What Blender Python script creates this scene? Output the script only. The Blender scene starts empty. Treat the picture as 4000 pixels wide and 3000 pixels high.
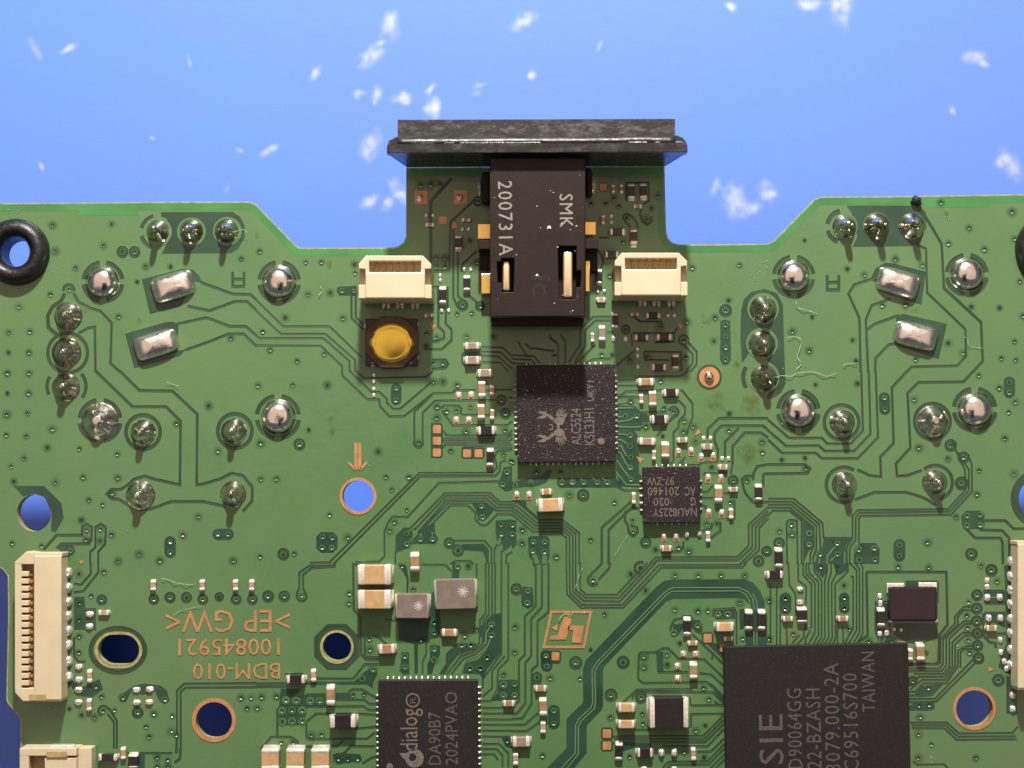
import bpy, bmesh, math, random
from mathutils import Vector, Matrix
random.seed(7)
PI = math.pi
# ---------------------------------------------------------------- camera, light, exposure (1 unit = 1 mm)
S = 55.0            # photograph pixels per millimetre on the board
D = 130.0           # lens to board, mm
FX, FY = 2000.0, 1900.0   # point of the photograph straight below the lens
sc = bpy.context.scene
sc.unit_settings.system = 'METRIC'; sc.unit_settings.scale_length = 0.001
C = sc.collection
cam_d = bpy.data.cameras.new('Camera'); cam = bpy.data.objects.new('Camera', cam_d); C.objects.link(cam)
cam.location = (0, 0, D)
cam_d.sensor_width = 36; cam_d.lens = 36 * D / (4000 / S); cam_d.shift_y = (FY - 1500) / 4000
cam_d.clip_start = 1; cam_d.clip_end = 3000
cam_d.dof.use_dof = True; cam_d.dof.focus_distance = D - 0.4; cam_d.dof.aperture_fstop = 0.036
sc.camera = cam
w = bpy.data.worlds.new('World'); sc.world = w; w.use_nodes = True
bg = w.node_tree.nodes['Background']; bg.inputs[0].default_value = (0.90, 0.93, 1.0, 1); bg.inputs[1].default_value = 0.12

def area(name, loc, target, size, power, col, shape='DISK'):
    l = bpy.data.lights.new(name, 'AREA'); l.shape = shape; l.size = size; l.energy = power; l.color = col
    o = bpy.data.objects.new(name, l); C.objects.link(o); o.location = loc
    o.rotation_euler = (Vector(target) - Vector(loc)).to_track_quat('-Z', 'Y').to_euler()
    return o
area('desk_lamp', (0, 150, 100), (0, 5, 0), 10, 0.70e6, (1.0, 0.98, 0.90))
area('room_lamp', (0, 300, 520), (0, 300, 0), 1150, 3.2e6, (1.0, 0.70, 0.52), 'SQUARE')
sc.view_settings.view_transform = 'Standard'; sc.view_settings.look = 'None'
sc.view_settings.exposure = 0; sc.view_settings.gamma = 1; sc.view_settings.use_curve_mapping = False
sc.render.engine = 'CYCLES'; sc.cycles.max_bounces = 6; sc.cycles.transparent_max_bounces = 32
sc.render.resolution_x = 1024; sc.render.resolution_y = 768

# ---------------------------------------------------------------- photograph pixel -> place at height z
def pw(x, y, z=0.0):
    k = (1 - z / D) / S
    return Vector(((x - FX) * k, (FY - y) * k, z))
OX, OY, K = 0.0, 0.0, 1.0
def O(ox, oy, k=2.212):
    global OX, OY, K
    OX, OY, K = ox, oy, k
def sp(x, y): return (OX + x / K, OY + y / K)     # enlarged detail -> photograph pixel

# ---------------------------------------------------------------- materials
M = {}
def mat(name, col, rough=0.5, metal=0.0, spec=0.5, bump=0.0, bscale=8.0, var=0.0, vscale=1.0, vcol=None,
        coat=0.0, speck=None, alpha=1.0, detail=4, dist=0.03, trans=0.0, rvar=0.0):
    m = bpy.data.materials.new(name); m.use_nodes = True
    nt = m.node_tree; b = nt.nodes['Principled BSDF']
    b.inputs['Base Color'].default_value = (*col, 1); b.inputs['Roughness'].default_value = rough
    b.inputs['Metallic'].default_value = metal; b.inputs['Specular IOR Level'].default_value = spec
    b.inputs['Coat Weight'].default_value = coat; b.inputs['Coat Roughness'].default_value = 0.12
    b.inputs['Alpha'].default_value = alpha
    tc = nt.nodes.new('ShaderNodeTexCoord')
    def noise(sc_, det=4, ro=0.55):
        n = nt.nodes.new('ShaderNodeTexNoise'); n.inputs['Scale'].default_value = sc_; n.inputs['Detail'].default_value = det
        n.inputs['Roughness'].default_value = ro
        g = nt.nodes.new('ShaderNodeNewGeometry'); nt.links.new(g.outputs['Position'], n.inputs['Vector']); return n
    out = None
    if var > 0:
        n = noise(vscale); mx = nt.nodes.new('ShaderNodeMix'); mx.data_type = 'RGBA'
        c2 = vcol or tuple(c * (1 - var) for c in col)
        mx.inputs[6].default_value = (*col, 1); mx.inputs[7].default_value = (*c2, 1)
        mr = nt.nodes.new('ShaderNodeMapRange'); mr.inputs[1].default_value = 0.35; mr.inputs[2].default_value = 0.65
        nt.links.new(n.outputs['Fac'], mr.inputs[0]); nt.links.new(mr.outputs[0], mx.inputs[0]); out = mx.outputs[2]
    if speck:
        scol, sscale, thr = speck
        n = noise(sscale, 1, 0.5); mr = nt.nodes.new('ShaderNodeMapRange'); mr.inputs[1].default_value = thr; mr.inputs[2].default_value = thr + 0.08
        mx = nt.nodes.new('ShaderNodeMix'); mx.data_type = 'RGBA'
        mx.inputs[6].default_value = (*col, 1); mx.inputs[7].default_value = (*scol, 1)
        if out: nt.links.new(out, mx.inputs[6])
        nt.links.new(n.outputs['Fac'], mr.inputs[0]); nt.links.new(mr.outputs[0], mx.inputs[0]); out = mx.outputs[2]
    if out: nt.links.new(out, b.inputs['Base Color'])
    if rvar > 0:
        n = noise(vscale * 3); mr = nt.nodes.new('ShaderNodeMapRange'); mr.inputs[1].default_value = 0.3; mr.inputs[2].default_value = 0.7
        mr.inputs[3].default_value = max(0.03, rough - rvar); mr.inputs[4].default_value = rough + rvar
        nt.links.new(n.outputs['Fac'], mr.inputs[0]); nt.links.new(mr.outputs[0], b.inputs['Roughness'])
    if bump > 0:
        n = noise(bscale, detail); bp = nt.nodes.new('ShaderNodeBump'); bp.inputs['Strength'].default_value = bump
        bp.inputs['Distance'].default_value = dist
        nt.links.new(n.outputs['Fac'], bp.inputs['Height']); nt.links.new(bp.outputs[0], b.inputs['Normal'])
        if coat > 0: nt.links.new(bp.outputs[0], b.inputs['Coat Normal'])
    M[name] = m
    return m
mat('mask', (0.086, 0.165, 0.060), 0.36, var=1, vscale=0.11, vcol=(0.069, 0.156, 0.058), bump=0.35, bscale=1.3, dist=0.05, coat=0.5, rvar=0.12, detail=7)
mat('gap', (0.021, 0.055, 0.026), 0.40, var=0.3, vscale=0.3, bump=0.2, bscale=9, coat=0.2)
mat('gapfill', (0.018, 0.060, 0.034), 0.38, var=0.35, vscale=0.35, bump=0.2, bscale=7, coat=0.25)
mat('rim', (0.05, 0.215, 0.062), 0.35, var=0.3, vscale=0.25, coat=0.3)
mat('laminate', (0.36, 0.33, 0.13), 0.7, var=0.4, vscale=2)
mat('hole_floor', (0.006, 0.016, 0.009), 0.5)
mat('via_glint', (0.42, 0.55, 0.42), 0.16, coat=0.8)
mat('copper', (0.56, 0.27, 0.12), 0.42, metal=0.35, var=0.25, vscale=1.5, bump=0.1, bscale=20)
mat('solder', (0.84, 0.80, 0.75), 0.20, metal=1.0, bump=0.30, bscale=0.9, var=0.22, vscale=1.5, rvar=0.05, dist=0.35, detail=1)
mat('solder_pillow', (0.86, 0.82, 0.77), 0.30, metal=1.0, bump=0.18, bscale=0.9, var=0.15, vscale=1.5, rvar=0.05, dist=0.3, detail=1)
mat('solder_rough', (0.78, 0.73, 0.66), 0.19, metal=1.0, bump=0.38, bscale=1.3, var=0.35, vscale=1.2, rvar=0.05, dist=0.3, detail=0.5)
mat('solder_dirty', (0.58, 0.54, 0.46), 0.16, metal=0.95, bump=0.34, bscale=1.2, var=1, vscale=0.8, vcol=(0.20, 0.19, 0.12), coat=0.6, rvar=0.05, dist=0.3, detail=0.5)
mat('solder_paste', (0.90, 0.85, 0.79), 0.28, metal=0.6, bump=0.5, bscale=7, var=0.3, vscale=4, dist=0.1)
mat('tin', (0.88, 0.79, 0.70), 0.36, metal=0.45, bump=0.35, bscale=7, var=0.22, vscale=5, dist=0.06)
mat('cap_brown', (0.33, 0.19, 0.10), 0.45, var=0.25, vscale=2.5, bump=0.1, bscale=20)
mat('cap_tan', (0.50, 0.31, 0.15), 0.42, var=0.2, vscale=2.0, bump=0.1, bscale=20)
mat('cap_grey', (0.26, 0.20, 0.16), 0.45, var=0.2, vscale=3)
mat('cap_pink', (0.42, 0.26, 0.20), 0.45, var=0.25, vscale=4)
mat('res_black', (0.016, 0.014, 0.015), 0.35, var=0.3, vscale=3, bump=0.1, bscale=15)
mat('dark_brown', (0.05, 0.032, 0.026), 0.4, var=0.3, vscale=3)
mat('inductor', (0.185, 0.140, 0.115), 0.6, var=0.22, vscale=1.5, bump=0.3, bscale=12)
mat('ic', (0.011, 0.0085, 0.009), 0.55, spec=0.35, var=0.25, vscale=2, bump=0.5, bscale=14, dist=0.03, speck=((0.06, 0.05, 0.047), 16, 0.66))
mat('ic_sparkle', (0.016, 0.010, 0.012), 0.48, spec=0.28, bump=0.9, bscale=11, dist=0.05, speck=((0.22, 0.19, 0.185), 9, 0.67), detail=2)  # sparkling glints painted in as pale colour flecks
mat('laser', (0.155, 0.127, 0.103), 0.6, var=0.35, vscale=5, bump=0.2, bscale=15)
mat('laser_dim', (0.088, 0.072, 0.065), 0.6, var=0.4, vscale=5)
mat('print', (0.28, 0.245, 0.21), 0.6, var=0.3, vscale=5)
mat('star_print', (0.50, 0.44, 0.38), 0.6, var=0.3, vscale=6)
mat('jack_black', (0.020, 0.011, 0.009), 0.5, spec=0.24, var=0.25, vscale=0.8, bump=0.35, bscale=9, dist=0.03)
mat('bezel_black', (0.016, 0.014, 0.016), 0.30, bump=0.45, bscale=4, dist=0.05, speck=((0.5, 0.48, 0.46), 2.2, 0.83))
mat('bezel_edge', (0.03, 0.028, 0.03), 0.43, bump=0.8, bscale=1.3, dist=0.08, var=0.5, vscale=0.4, rvar=0.13)
mat('chip_gloss', (0.018, 0.007, 0.016), 0.24, var=0.3, vscale=1.5, bump=0.3, bscale=3, dist=0.04)
mat('slot_black', (0.006, 0.005, 0.007), 0.6)
mat('gold', (1.0, 0.68, 0.22), 0.26, metal=0.95, bump=0.1, bscale=3)
mat('contact_tan', (0.95, 0.72, 0.46), 0.32, metal=0.8)
mat('dome_gold', (1.0, 0.72, 0.11), 0.30, metal=0.9, bump=0.2, bscale=1.2, dist=0.05, var=0.12, vscale=1.0)
mat('switch_plate', (0.10, 0.058, 0.036), 0.42, metal=0.4, var=0.4, vscale=1.2)
mat('cream', (0.60, 0.50, 0.34), 0.48, var=0.08, vscale=0.6, bump=0.08, bscale=6)
mat('cream_dark', (0.46, 0.33, 0.15), 0.5, var=0.3, vscale=2)
mat('brass', (0.55, 0.30, 0.09), 0.35, metal=0.6, var=0.3, vscale=3)
mat('contact_pale', (0.50, 0.33, 0.11), 0.4, metal=0.3, var=0.2, vscale=3)
mat('rubber', (0.010, 0.009, 0.010), 0.42, bump=0.5, bscale=3, dist=0.1, var=0.3, vscale=1, rvar=0.1)
mat('mat_blue', (0.118, 0.222, 0.90), 0.36, spec=0.22, var=1, vscale=0.03, vcol=(0.112, 0.232, 0.84), bump=0.10, bscale=0.9, dist=0.2)
mat('debris_black', (0.008, 0.008, 0.008), 0.35, bump=1, bscale=8, dist=0.1)
mat('lint', (0.45, 0.50, 0.38), 0.6)
mat('flux', (0.13, 0.19, 0.03), 0.12, var=0.5, vscale=2, alpha=0.15, bump=0.4, bscale=2, coat=0.6)
mat('dust', (0.75, 0.70, 0.64), 0.6)

def scuffed(name):
    # rubbed plastic: pale horizontal smears and gloss changes
    nt = M[name].node_tree; b = nt.nodes['Principled BSDF']
    g = nt.nodes.new('ShaderNodeNewGeometry'); mp = nt.nodes.new('ShaderNodeMapping'); mp.inputs['Scale'].default_value = (0.5, 1.2, 1)
    n = nt.nodes.new('ShaderNodeTexNoise'); n.inputs['Scale'].default_value = 1.6; n.inputs['Detail'].default_value = 6; n.inputs['Roughness'].default_value = 0.7
    nt.links.new(g.outputs['Position'], mp.inputs['Vector']); nt.links.new(mp.outputs[0], n.inputs['Vector'])
    mr = nt.nodes.new('ShaderNodeMapRange'); mr.inputs[1].default_value = 0.48; mr.inputs[2].default_value = 0.85
    nt.links.new(n.outputs['Fac'], mr.inputs[0])
    mx = nt.nodes.new('ShaderNodeMix'); mx.data_type = 'RGBA'; mx.inputs[7].default_value = (0.075, 0.068, 0.07, 1)
    old = b.inputs['Base Color'].links[0].from_socket
    nt.links.new(old, mx.inputs[6]); nt.links.new(mr.outputs[0], mx.inputs[0]); nt.links.new(mx.outputs[2], b.inputs['Base Color'])
    m2 = nt.nodes.new('ShaderNodeMapRange'); m2.inputs[3].default_value = 0.24; m2.inputs[4].default_value = 0.5
    nt.links.new(mr.outputs[0], m2.inputs[0]); nt.links.new(m2.outputs[0], b.inputs['Roughness'])
scuffed('bezel_black')
for nm in ('cream',):
    b = M[nm].node_tree.nodes['Principled BSDF']; b.inputs['Subsurface Weight'].default_value = 0.25; b.inputs['Subsurface Scale'].default_value = 0.35

def glint_mat():
    # lamp glints on the silicone painted as pale patches: opaque in the middle, feathered by noise towards the rim (attribute 'fade')
    m = bpy.data.materials.new('mat_glint'); m.use_nodes = True; nt = m.node_tree; b = nt.nodes['Principled BSDF']
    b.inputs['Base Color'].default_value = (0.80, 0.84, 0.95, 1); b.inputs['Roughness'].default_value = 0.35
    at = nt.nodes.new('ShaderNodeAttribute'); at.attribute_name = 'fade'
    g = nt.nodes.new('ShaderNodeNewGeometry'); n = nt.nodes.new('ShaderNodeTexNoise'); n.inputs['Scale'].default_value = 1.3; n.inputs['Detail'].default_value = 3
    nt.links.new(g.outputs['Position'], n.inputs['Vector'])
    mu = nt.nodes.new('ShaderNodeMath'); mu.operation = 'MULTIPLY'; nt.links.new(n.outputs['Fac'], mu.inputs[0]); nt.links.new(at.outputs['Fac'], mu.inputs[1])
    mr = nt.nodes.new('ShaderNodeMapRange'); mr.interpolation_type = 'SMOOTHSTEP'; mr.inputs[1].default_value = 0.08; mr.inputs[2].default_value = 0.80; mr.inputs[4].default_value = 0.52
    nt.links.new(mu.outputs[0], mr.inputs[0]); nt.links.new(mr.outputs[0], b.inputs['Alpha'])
    M['mat_glint'] = m
glint_mat()
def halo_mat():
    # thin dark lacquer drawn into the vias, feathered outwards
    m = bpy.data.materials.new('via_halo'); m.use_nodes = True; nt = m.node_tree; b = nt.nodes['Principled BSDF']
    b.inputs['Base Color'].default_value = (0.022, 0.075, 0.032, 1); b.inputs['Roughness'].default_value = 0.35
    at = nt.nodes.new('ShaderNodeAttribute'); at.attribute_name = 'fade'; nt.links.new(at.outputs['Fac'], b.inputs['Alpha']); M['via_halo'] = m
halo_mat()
def feather_flux():
    nt = M['flux'].node_tree; b = nt.nodes['Principled BSDF']; at = nt.nodes.new('ShaderNodeAttribute'); at.attribute_name = 'fade'
    g = nt.nodes.new('ShaderNodeNewGeometry'); n = nt.nodes.new('ShaderNodeTexNoise'); n.inputs['Scale'].default_value = 1.4; n.inputs['Detail'].default_value = 5
    nt.links.new(g.outputs['Position'], n.inputs['Vector'])
    mu = nt.nodes.new('ShaderNodeMath'); mu.operation = 'MULTIPLY'; nt.links.new(n.outputs['Fac'], mu.inputs[0]); nt.links.new(at.outputs['Fac'], mu.inputs[1])
    mr = nt.nodes.new('ShaderNodeMapRange'); mr.inputs[1].default_value = 0.30; mr.inputs[2].default_value = 0.62; mr.inputs[4].default_value = 0.42
    nt.links.new(mu.outputs[0], mr.inputs[0]); nt.links.new(mr.outputs[0], b.inputs['Alpha'])
feather_flux()

# ---------------------------------------------------------------- objects
def link(o, parent=None):
    C.objects.link(o)
    if parent: o.parent = parent
    return o
def mesh_obj(name, me, parent=None, label=None, kind=None, loc=None, rz=0.0):
    o = bpy.data.objects.new(name, me); link(o, parent)
    if label: o['label'] = label
    if kind: o['kind'] = kind
    if loc is not None: o.location = loc
    o.rotation_euler[2] = rz
    return o
def to_mesh(name, verts, faces, mats, mi=None, smooth=False):
    me = bpy.data.meshes.new(name); me.from_pydata([tuple(v) for v in verts], [], faces)
    for m in mats: me.materials.append(M[m])
    if mi: me.polygons.foreach_set('material_index', mi)
    if smooth: me.polygons.foreach_set('use_smooth', [True] * len(me.polygons))
    me.update(); return me
def bm_mesh(name, bm, mats, smooth=False):
    me = bpy.data.meshes.new(name); bm.to_mesh(me); bm.free()
    for m in mats: me.materials.append(M[m])
    if smooth: me.polygons.foreach_set('use_smooth', [True] * len(me.polygons))
    return me
def add_box(bm, x0, y0, z0, x1, y1, z1, bev=0.0, seg=1, mi=0):
    r = bmesh.ops.create_cube(bm, size=1.0)
    vs = r['verts']
    for v in vs:
        v.co = Vector(((x0 + x1) / 2 + v.co.x * abs(x1 - x0), (y0 + y1) / 2 + v.co.y * abs(y1 - y0), (z0 + z1) / 2 + v.co.z * abs(z1 - z0)))
    fs = {f for v in vs for f in v.link_faces}
    for f in fs: f.material_index = mi
    if bev > 0:
        es = list({e for v in vs for e in v.link_edges})
        rr = bmesh.ops.bevel(bm, geom=es, offset=bev, segments=seg, affect='EDGES', profile=0.5)
        for f in rr['faces']: f.material_index = mi
def pbox(bm, x0, y0, x1, y1, z0, z1, bev=0.0, seg=1, mi=0):     # photograph pixels of the top face
    a = pw(x0, y0, z1); b = pw(x1, y1, z1)
    add_box(bm, min(a.x, b.x), min(a.y, b.y), z0, max(a.x, b.x), max(a.y, b.y), z1, bev, seg, mi)
def prism(bm, pts, z0, z1, mi=0, bev=0.0):                      # pts: world (x, y)
    ar = sum(pts[i][0] * pts[(i + 1) % len(pts)][1] - pts[(i + 1) % len(pts)][0] * pts[i][1] for i in range(len(pts)))
    if ar < 0: pts = pts[::-1]
    lo = [bm.verts.new((p[0], p[1], z0)) for p in pts]; hi = [bm.verts.new((p[0], p[1], z1)) for p in pts]
    n = len(pts); fs = [bm.faces.new(hi), bm.faces.new(lo[::-1])]
    for i in range(n): fs.append(bm.faces.new((lo[i], lo[(i + 1) % n], hi[(i + 1) % n], hi[i])))
    for f in fs: f.material_index = mi
    if bev > 0: bmesh.ops.bevel(bm, geom=list(fs[0].edges), offset=bev, segments=2, affect='EDGES', profile=0.5)
def lathe(name, prof, seg, mats, smooth=True, jit=0.0, mi=None, sx=1.0, sy=1.0):
    vs, fs, mm = [], [], []
    for k, (r, z) in enumerate(prof):
        for i in range(seg):
            a = 2 * PI * i / seg; j = 1 + random.uniform(-jit, jit)
            vs.append((r * math.cos(a) * j * sx, r * math.sin(a) * j * sy, z * (1 + random.uniform(-jit, jit) * .6)))
    for k in range(len(prof) - 1):
        for i in range(seg):
            fs.append((k * seg + i, k * seg + (i + 1) % seg, (k + 1) * seg + (i + 1) % seg, (k + 1) * seg + i)); mm.append(mi[k] if mi else 0)
    if prof[-1][0] < 1e-3 or True:
        vs.append((0, 0, prof[-1][1])); c = len(vs) - 1; b = (len(prof) - 1) * seg
        for i in range(seg): fs.append((b + i, b + (i + 1) % seg, c)); mm.append(mi[-1] if mi else 0)
    return to_mesh(name, vs, fs, mats, mm, smooth)

_dg = None
def text_mesh(txt, w_, h_, rot, depth=0.006, material='laser', spacing=1.0):
    """flat lettering fitted to w_ x h_ (mm, before turning by rot degrees), centred at the origin"""
    cu = bpy.data.curves.new('lettering', 'FONT'); cu.body = txt; cu.size = 1.0; cu.extrude = 0.01; cu.resolution_u = 2
    cu.space_character = spacing
    o = bpy.data.objects.new('tmp', cu); C.objects.link(o)
    dg = bpy.context.evaluated_depsgraph_get(); dg.update()
    me = bpy.data.meshes.new_from_object(o.evaluated_get(dg))
    bpy.data.objects.remove(o); bpy.data.curves.remove(cu)
    xs = [v.co.x for v in me.vertices]; ys = [v.co.y for v in me.vertices]
    x0, x1, y0, y1 = min(xs), max(xs), min(ys), max(ys)
    c, s = math.cos(math.radians(rot)), math.sin(math.radians(rot))
    for v in me.vertices:
        x = (v.co.x - (x0 + x1) / 2) / (x1 - x0) * w_; y = (v.co.y - (y0 + y1) / 2) / (y1 - y0) * h_
        v.co = (x * c - y * s, x * s + y * c, depth if v.co.z > 0 else -0.001)
    me.materials.clear(); me.materials.append(M[material]); me.name = 'lettering'
    return me
def text(txt, x0, y0, x1, y1, rot, z, parent, material='laser', name='lettering', tilt=0.5, spacing=1.0):
    """box in photograph pixels"""
    k = (1 - z / D) / S; W, H = abs(x1 - x0) * k, abs(y1 - y0) * k
    if rot % 180 == 90: W, H = H, W
    me = text_mesh(txt, W, H, rot + tilt, material=material, spacing=spacing)
    p = pw((x0 + x1) / 2, (y0 + y1) / 2, z)
    return mesh_obj(name, me, parent, loc=p)

# ---------------------------------------------------------------- flat layers of the board
class Layer:
    def __init__(self, dip=0.0): self.v = []; self.f = []; self.dip = dip    # dip: how far a strip's middle lies below its edges
    def poly(self, pts, z):
        b = len(self.v)
        for x, y in pts: self.v.append(pw(*sp(x, y), 0) + Vector((0, 0, z)))
        self.f.append(tuple(range(b, b + len(pts))))
    def strip(self, pts, w_, z, closed=False, dip=None):
        dip = self.dip if dip is None else dip
        P = [Vector(pw(*sp(x, y), 0)[:2]) for x, y in pts]; h = w_ / K / S / 2; n = len(P)
        if n < 2: return
        L, R = [], []
        for i in range(n):
            if closed: a, b = P[i - 1], P[(i + 1) % n]
            else: a, b = P[max(i - 1, 0)], P[min(i + 1, n - 1)]
            d1 = (P[i] - a); d2 = (b - P[i])
            if d1.length < 1e-6: d1 = d2
            if d2.length < 1e-6: d2 = d1
            d1 = d1.normalized(); d2 = d2.normalized(); t = (d1 + d2)
            t = t.normalized() if t.length > 1e-4 else d1
            nrm = Vector((-t.y, t.x)); cs = max(0.5, abs(nrm.dot(Vector((-d1.y, d1.x)))))
            L.append(P[i] + nrm * h / cs); R.append(P[i] - nrm * h / cs)
        b = len(self.v)
        for l, r in zip(L, R): self.v.append((l.x, l.y, z)); self.v.append(((l.x + r.x) / 2, (l.y + r.y) / 2, z - dip)); self.v.append((r.x, r.y, z))
        m = n if closed else n - 1
        for i in range(m):
            j = (i + 1) % n
            for e in (0, 1): self.f.append((b + 3 * i + e, b + 3 * i + e + 1, b + 3 * j + e + 1, b + 3 * j + e))
    def disc(self, x, y, r, z, n=20, rin=0.0):
        if rin > 0:
            self.strip([(x + (r + rin) / 2 * math.cos(2 * PI * i / n), y + (r + rin) / 2 * math.sin(2 * PI * i / n)) for i in range(n)], r - rin, z, True)
        else:
            self.poly([(x + r * math.cos(2 * PI * i / n), y + r * math.sin(2 * PI * i / n)) for i in range(n)], z)
AREA, GAPS, LIGHT, RIM = Layer(), Layer(0.014), Layer(-0.010), Layer()
_n = {'a': 0, 'g': 0, 'l': 0}
def za(): _n['a'] += 1; return 0.003 + 1.5e-5 * _n['a']      # every sheet lies a hair above the one before it
def zg(): _n['g'] += 1; return 0.026 + 1.0e-5 * _n['g']
def zl(): _n['l'] += 1; return 0.036 + 1.0e-5 * _n['l']
VIAS = []
def A(*pts): AREA.poly(pts, za())
def Arect(x0, y0, x1, y1, c=18):
    A((x0 + c, y0), (x1 - c, y0), (x1, y0 + c), (x1, y1 - c), (x1 - c, y1), (x0 + c, y1), (x0, y1 - c), (x0, y0 + c))
def G(w_, *lines):
    for l in lines: GAPS.strip(l, w_ * (1.22 if w_ < 14 else 1.05), zg())
def LT(w_, *lines):
    for l in lines: LIGHT.strip(l, w_, zl())
def arc(cx, cy, r, w_, *spans):
    for a0, a1 in spans:
        n = max(3, int(abs(a1 - a0) / 10) + 1)
        GAPS.strip([(cx + r * math.cos(math.radians(a0 + (a1 - a0) * i / n)), cy - r * math.sin(math.radians(a0 + (a1 - a0) * i / n))) for i in range(n + 1)], w_, zg())
QUAD = ((8, 80), (100, 172), (188, 260), (280, 352))
def ring(cx, cy, r, w_): GAPS.disc(cx, cy, r + w_ / 2, zg(), 28, r - w_ / 2)
def V(*pts):
    for p in pts:
        x, y = sp(p[0], p[1])
        if len(p) > 2:                        # clearance ring round the via
            ring(p[0], p[1], p[2] * .80, p[2] * .42)
        VIAS.append((x, y))
def pill(x0, y0, x1, y1, r=46):
    n = 8; a = math.atan2(y1 - y0, x1 - x0); pts = []
    for i in range(n + 1): t = a + PI / 2 + PI * i / n; pts.append((x0 + r * math.cos(t), y0 + r * math.sin(t)))
    for i in range(n + 1): t = a - PI / 2 + PI * i / n; pts.append((x1 + r * math.cos(t), y1 + r * math.sin(t)))
    A(*pts); LIGHT.disc(x0, y0, r * .5, zl()); LIGHT.disc(x1, y1, r * .5, zl())
    V((x0, y0), (x1, y1))
# ---------------------------------------------------------------- the work mat (surface below the board)
MATZ = -18.0
def make_mat():
    n = 60; vs, fs = [], []
    for j in range(n + 1):
        for i in range(n + 1):
            x = -150 + 300 * i / n; y = -150 + 330 * j / n
            vs.append((x, y, MATZ + 0.10 * math.sin(x * .13 + y * .07) * math.cos(y * .11)))
    for j in range(n):
        for i in range(n):
            a = j * (n + 1) + i; fs.append((a, a + 1, a + n + 2, a + n + 1))
    o = mesh_obj('work_mat', to_mesh('work_mat', vs, fs, ['mat_blue'], smooth=True), kind='structure')
    o['label'] = 'bright blue silicone work mat under the circuit board'
    # glints of the lamp, painted onto the mat as pale flat patches
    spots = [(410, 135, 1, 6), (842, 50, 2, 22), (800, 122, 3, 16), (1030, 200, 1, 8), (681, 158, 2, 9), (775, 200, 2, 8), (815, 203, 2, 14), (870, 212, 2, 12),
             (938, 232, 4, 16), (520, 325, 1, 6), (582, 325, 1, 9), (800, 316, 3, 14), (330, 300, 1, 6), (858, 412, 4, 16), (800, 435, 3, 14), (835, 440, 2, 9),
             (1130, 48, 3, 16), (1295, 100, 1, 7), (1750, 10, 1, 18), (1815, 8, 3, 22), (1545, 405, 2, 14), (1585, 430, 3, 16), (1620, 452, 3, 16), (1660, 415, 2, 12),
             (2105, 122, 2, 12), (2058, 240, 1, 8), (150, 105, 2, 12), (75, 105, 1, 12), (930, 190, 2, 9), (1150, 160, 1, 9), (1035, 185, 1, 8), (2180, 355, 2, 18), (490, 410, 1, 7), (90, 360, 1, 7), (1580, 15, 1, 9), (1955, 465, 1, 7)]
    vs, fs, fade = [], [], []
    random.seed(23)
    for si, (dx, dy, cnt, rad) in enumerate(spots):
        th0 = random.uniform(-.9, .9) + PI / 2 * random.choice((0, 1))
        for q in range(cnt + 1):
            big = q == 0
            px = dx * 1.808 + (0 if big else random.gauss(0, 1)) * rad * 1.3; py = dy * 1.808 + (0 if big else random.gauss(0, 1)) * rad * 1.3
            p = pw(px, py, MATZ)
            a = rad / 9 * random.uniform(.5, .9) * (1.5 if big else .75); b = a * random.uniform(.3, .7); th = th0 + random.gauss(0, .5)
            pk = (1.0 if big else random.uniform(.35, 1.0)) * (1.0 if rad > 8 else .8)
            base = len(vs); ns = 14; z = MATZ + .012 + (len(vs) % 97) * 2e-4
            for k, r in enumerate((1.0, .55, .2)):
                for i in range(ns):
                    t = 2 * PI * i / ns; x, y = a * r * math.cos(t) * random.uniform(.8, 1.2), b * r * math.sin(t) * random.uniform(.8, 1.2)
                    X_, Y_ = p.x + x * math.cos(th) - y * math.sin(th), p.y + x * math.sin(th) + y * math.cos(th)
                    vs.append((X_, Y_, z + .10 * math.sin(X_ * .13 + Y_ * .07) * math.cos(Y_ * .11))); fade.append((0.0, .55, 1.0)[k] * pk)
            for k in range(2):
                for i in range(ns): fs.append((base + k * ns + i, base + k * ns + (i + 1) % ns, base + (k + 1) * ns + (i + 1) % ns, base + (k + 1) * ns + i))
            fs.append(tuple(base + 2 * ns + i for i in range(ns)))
    me = to_mesh('painted_glints', vs, fs, ['mat_glint'], smooth=True)
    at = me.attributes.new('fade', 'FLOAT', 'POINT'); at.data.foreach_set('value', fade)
    mesh_obj('painted_glints', me, o, kind='stuff')
make_mat()

# ---------------------------------------------------------------- the board
BOARD = bpy.data.objects.new('circuit_board', None); C.objects.link(BOARD)
BOARD.location = (0, 0, 0); BOARD.empty_display_size = 5
BOARD['label'] = 'green circuit board with black audio jack, cream connectors and chips on blue mat'
BOARD['category'] = 'circuit board'
T = 1.0
OUT = [(-90, 794), (330, 791), (520, 789), (976, 787), (1000, 797), (1155, 957), (1170, 966), (1190, 968), (1530, 967), (1557, 961), (1576, 946), (1586, 922),
       (1587, 655), (2596, 648), (2599, 780), (2603, 905), (2610, 930), (2626, 948), (2651, 955), (2985, 952), (3005, 949), (3025, 938), (3180, 778), (3205, 768),
       (3500, 766), (4090, 757), (4090, 3700), (80, 3700), (80, 2815), (72, 2795), (30, 2748), (24, 2730), (32, 2400), (30, 2250), (12, 2225), (-15, 2212), (-28, 2190), (-28, 1250), (-90, 1180)]
def circ(cx, cy, rx, ry=None, n=40):
    ry = ry or rx
    return [(cx + rx * math.cos(2 * PI * i / n), cy + ry * math.sin(2 * PI * i / n)) for i in range(n)]
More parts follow.
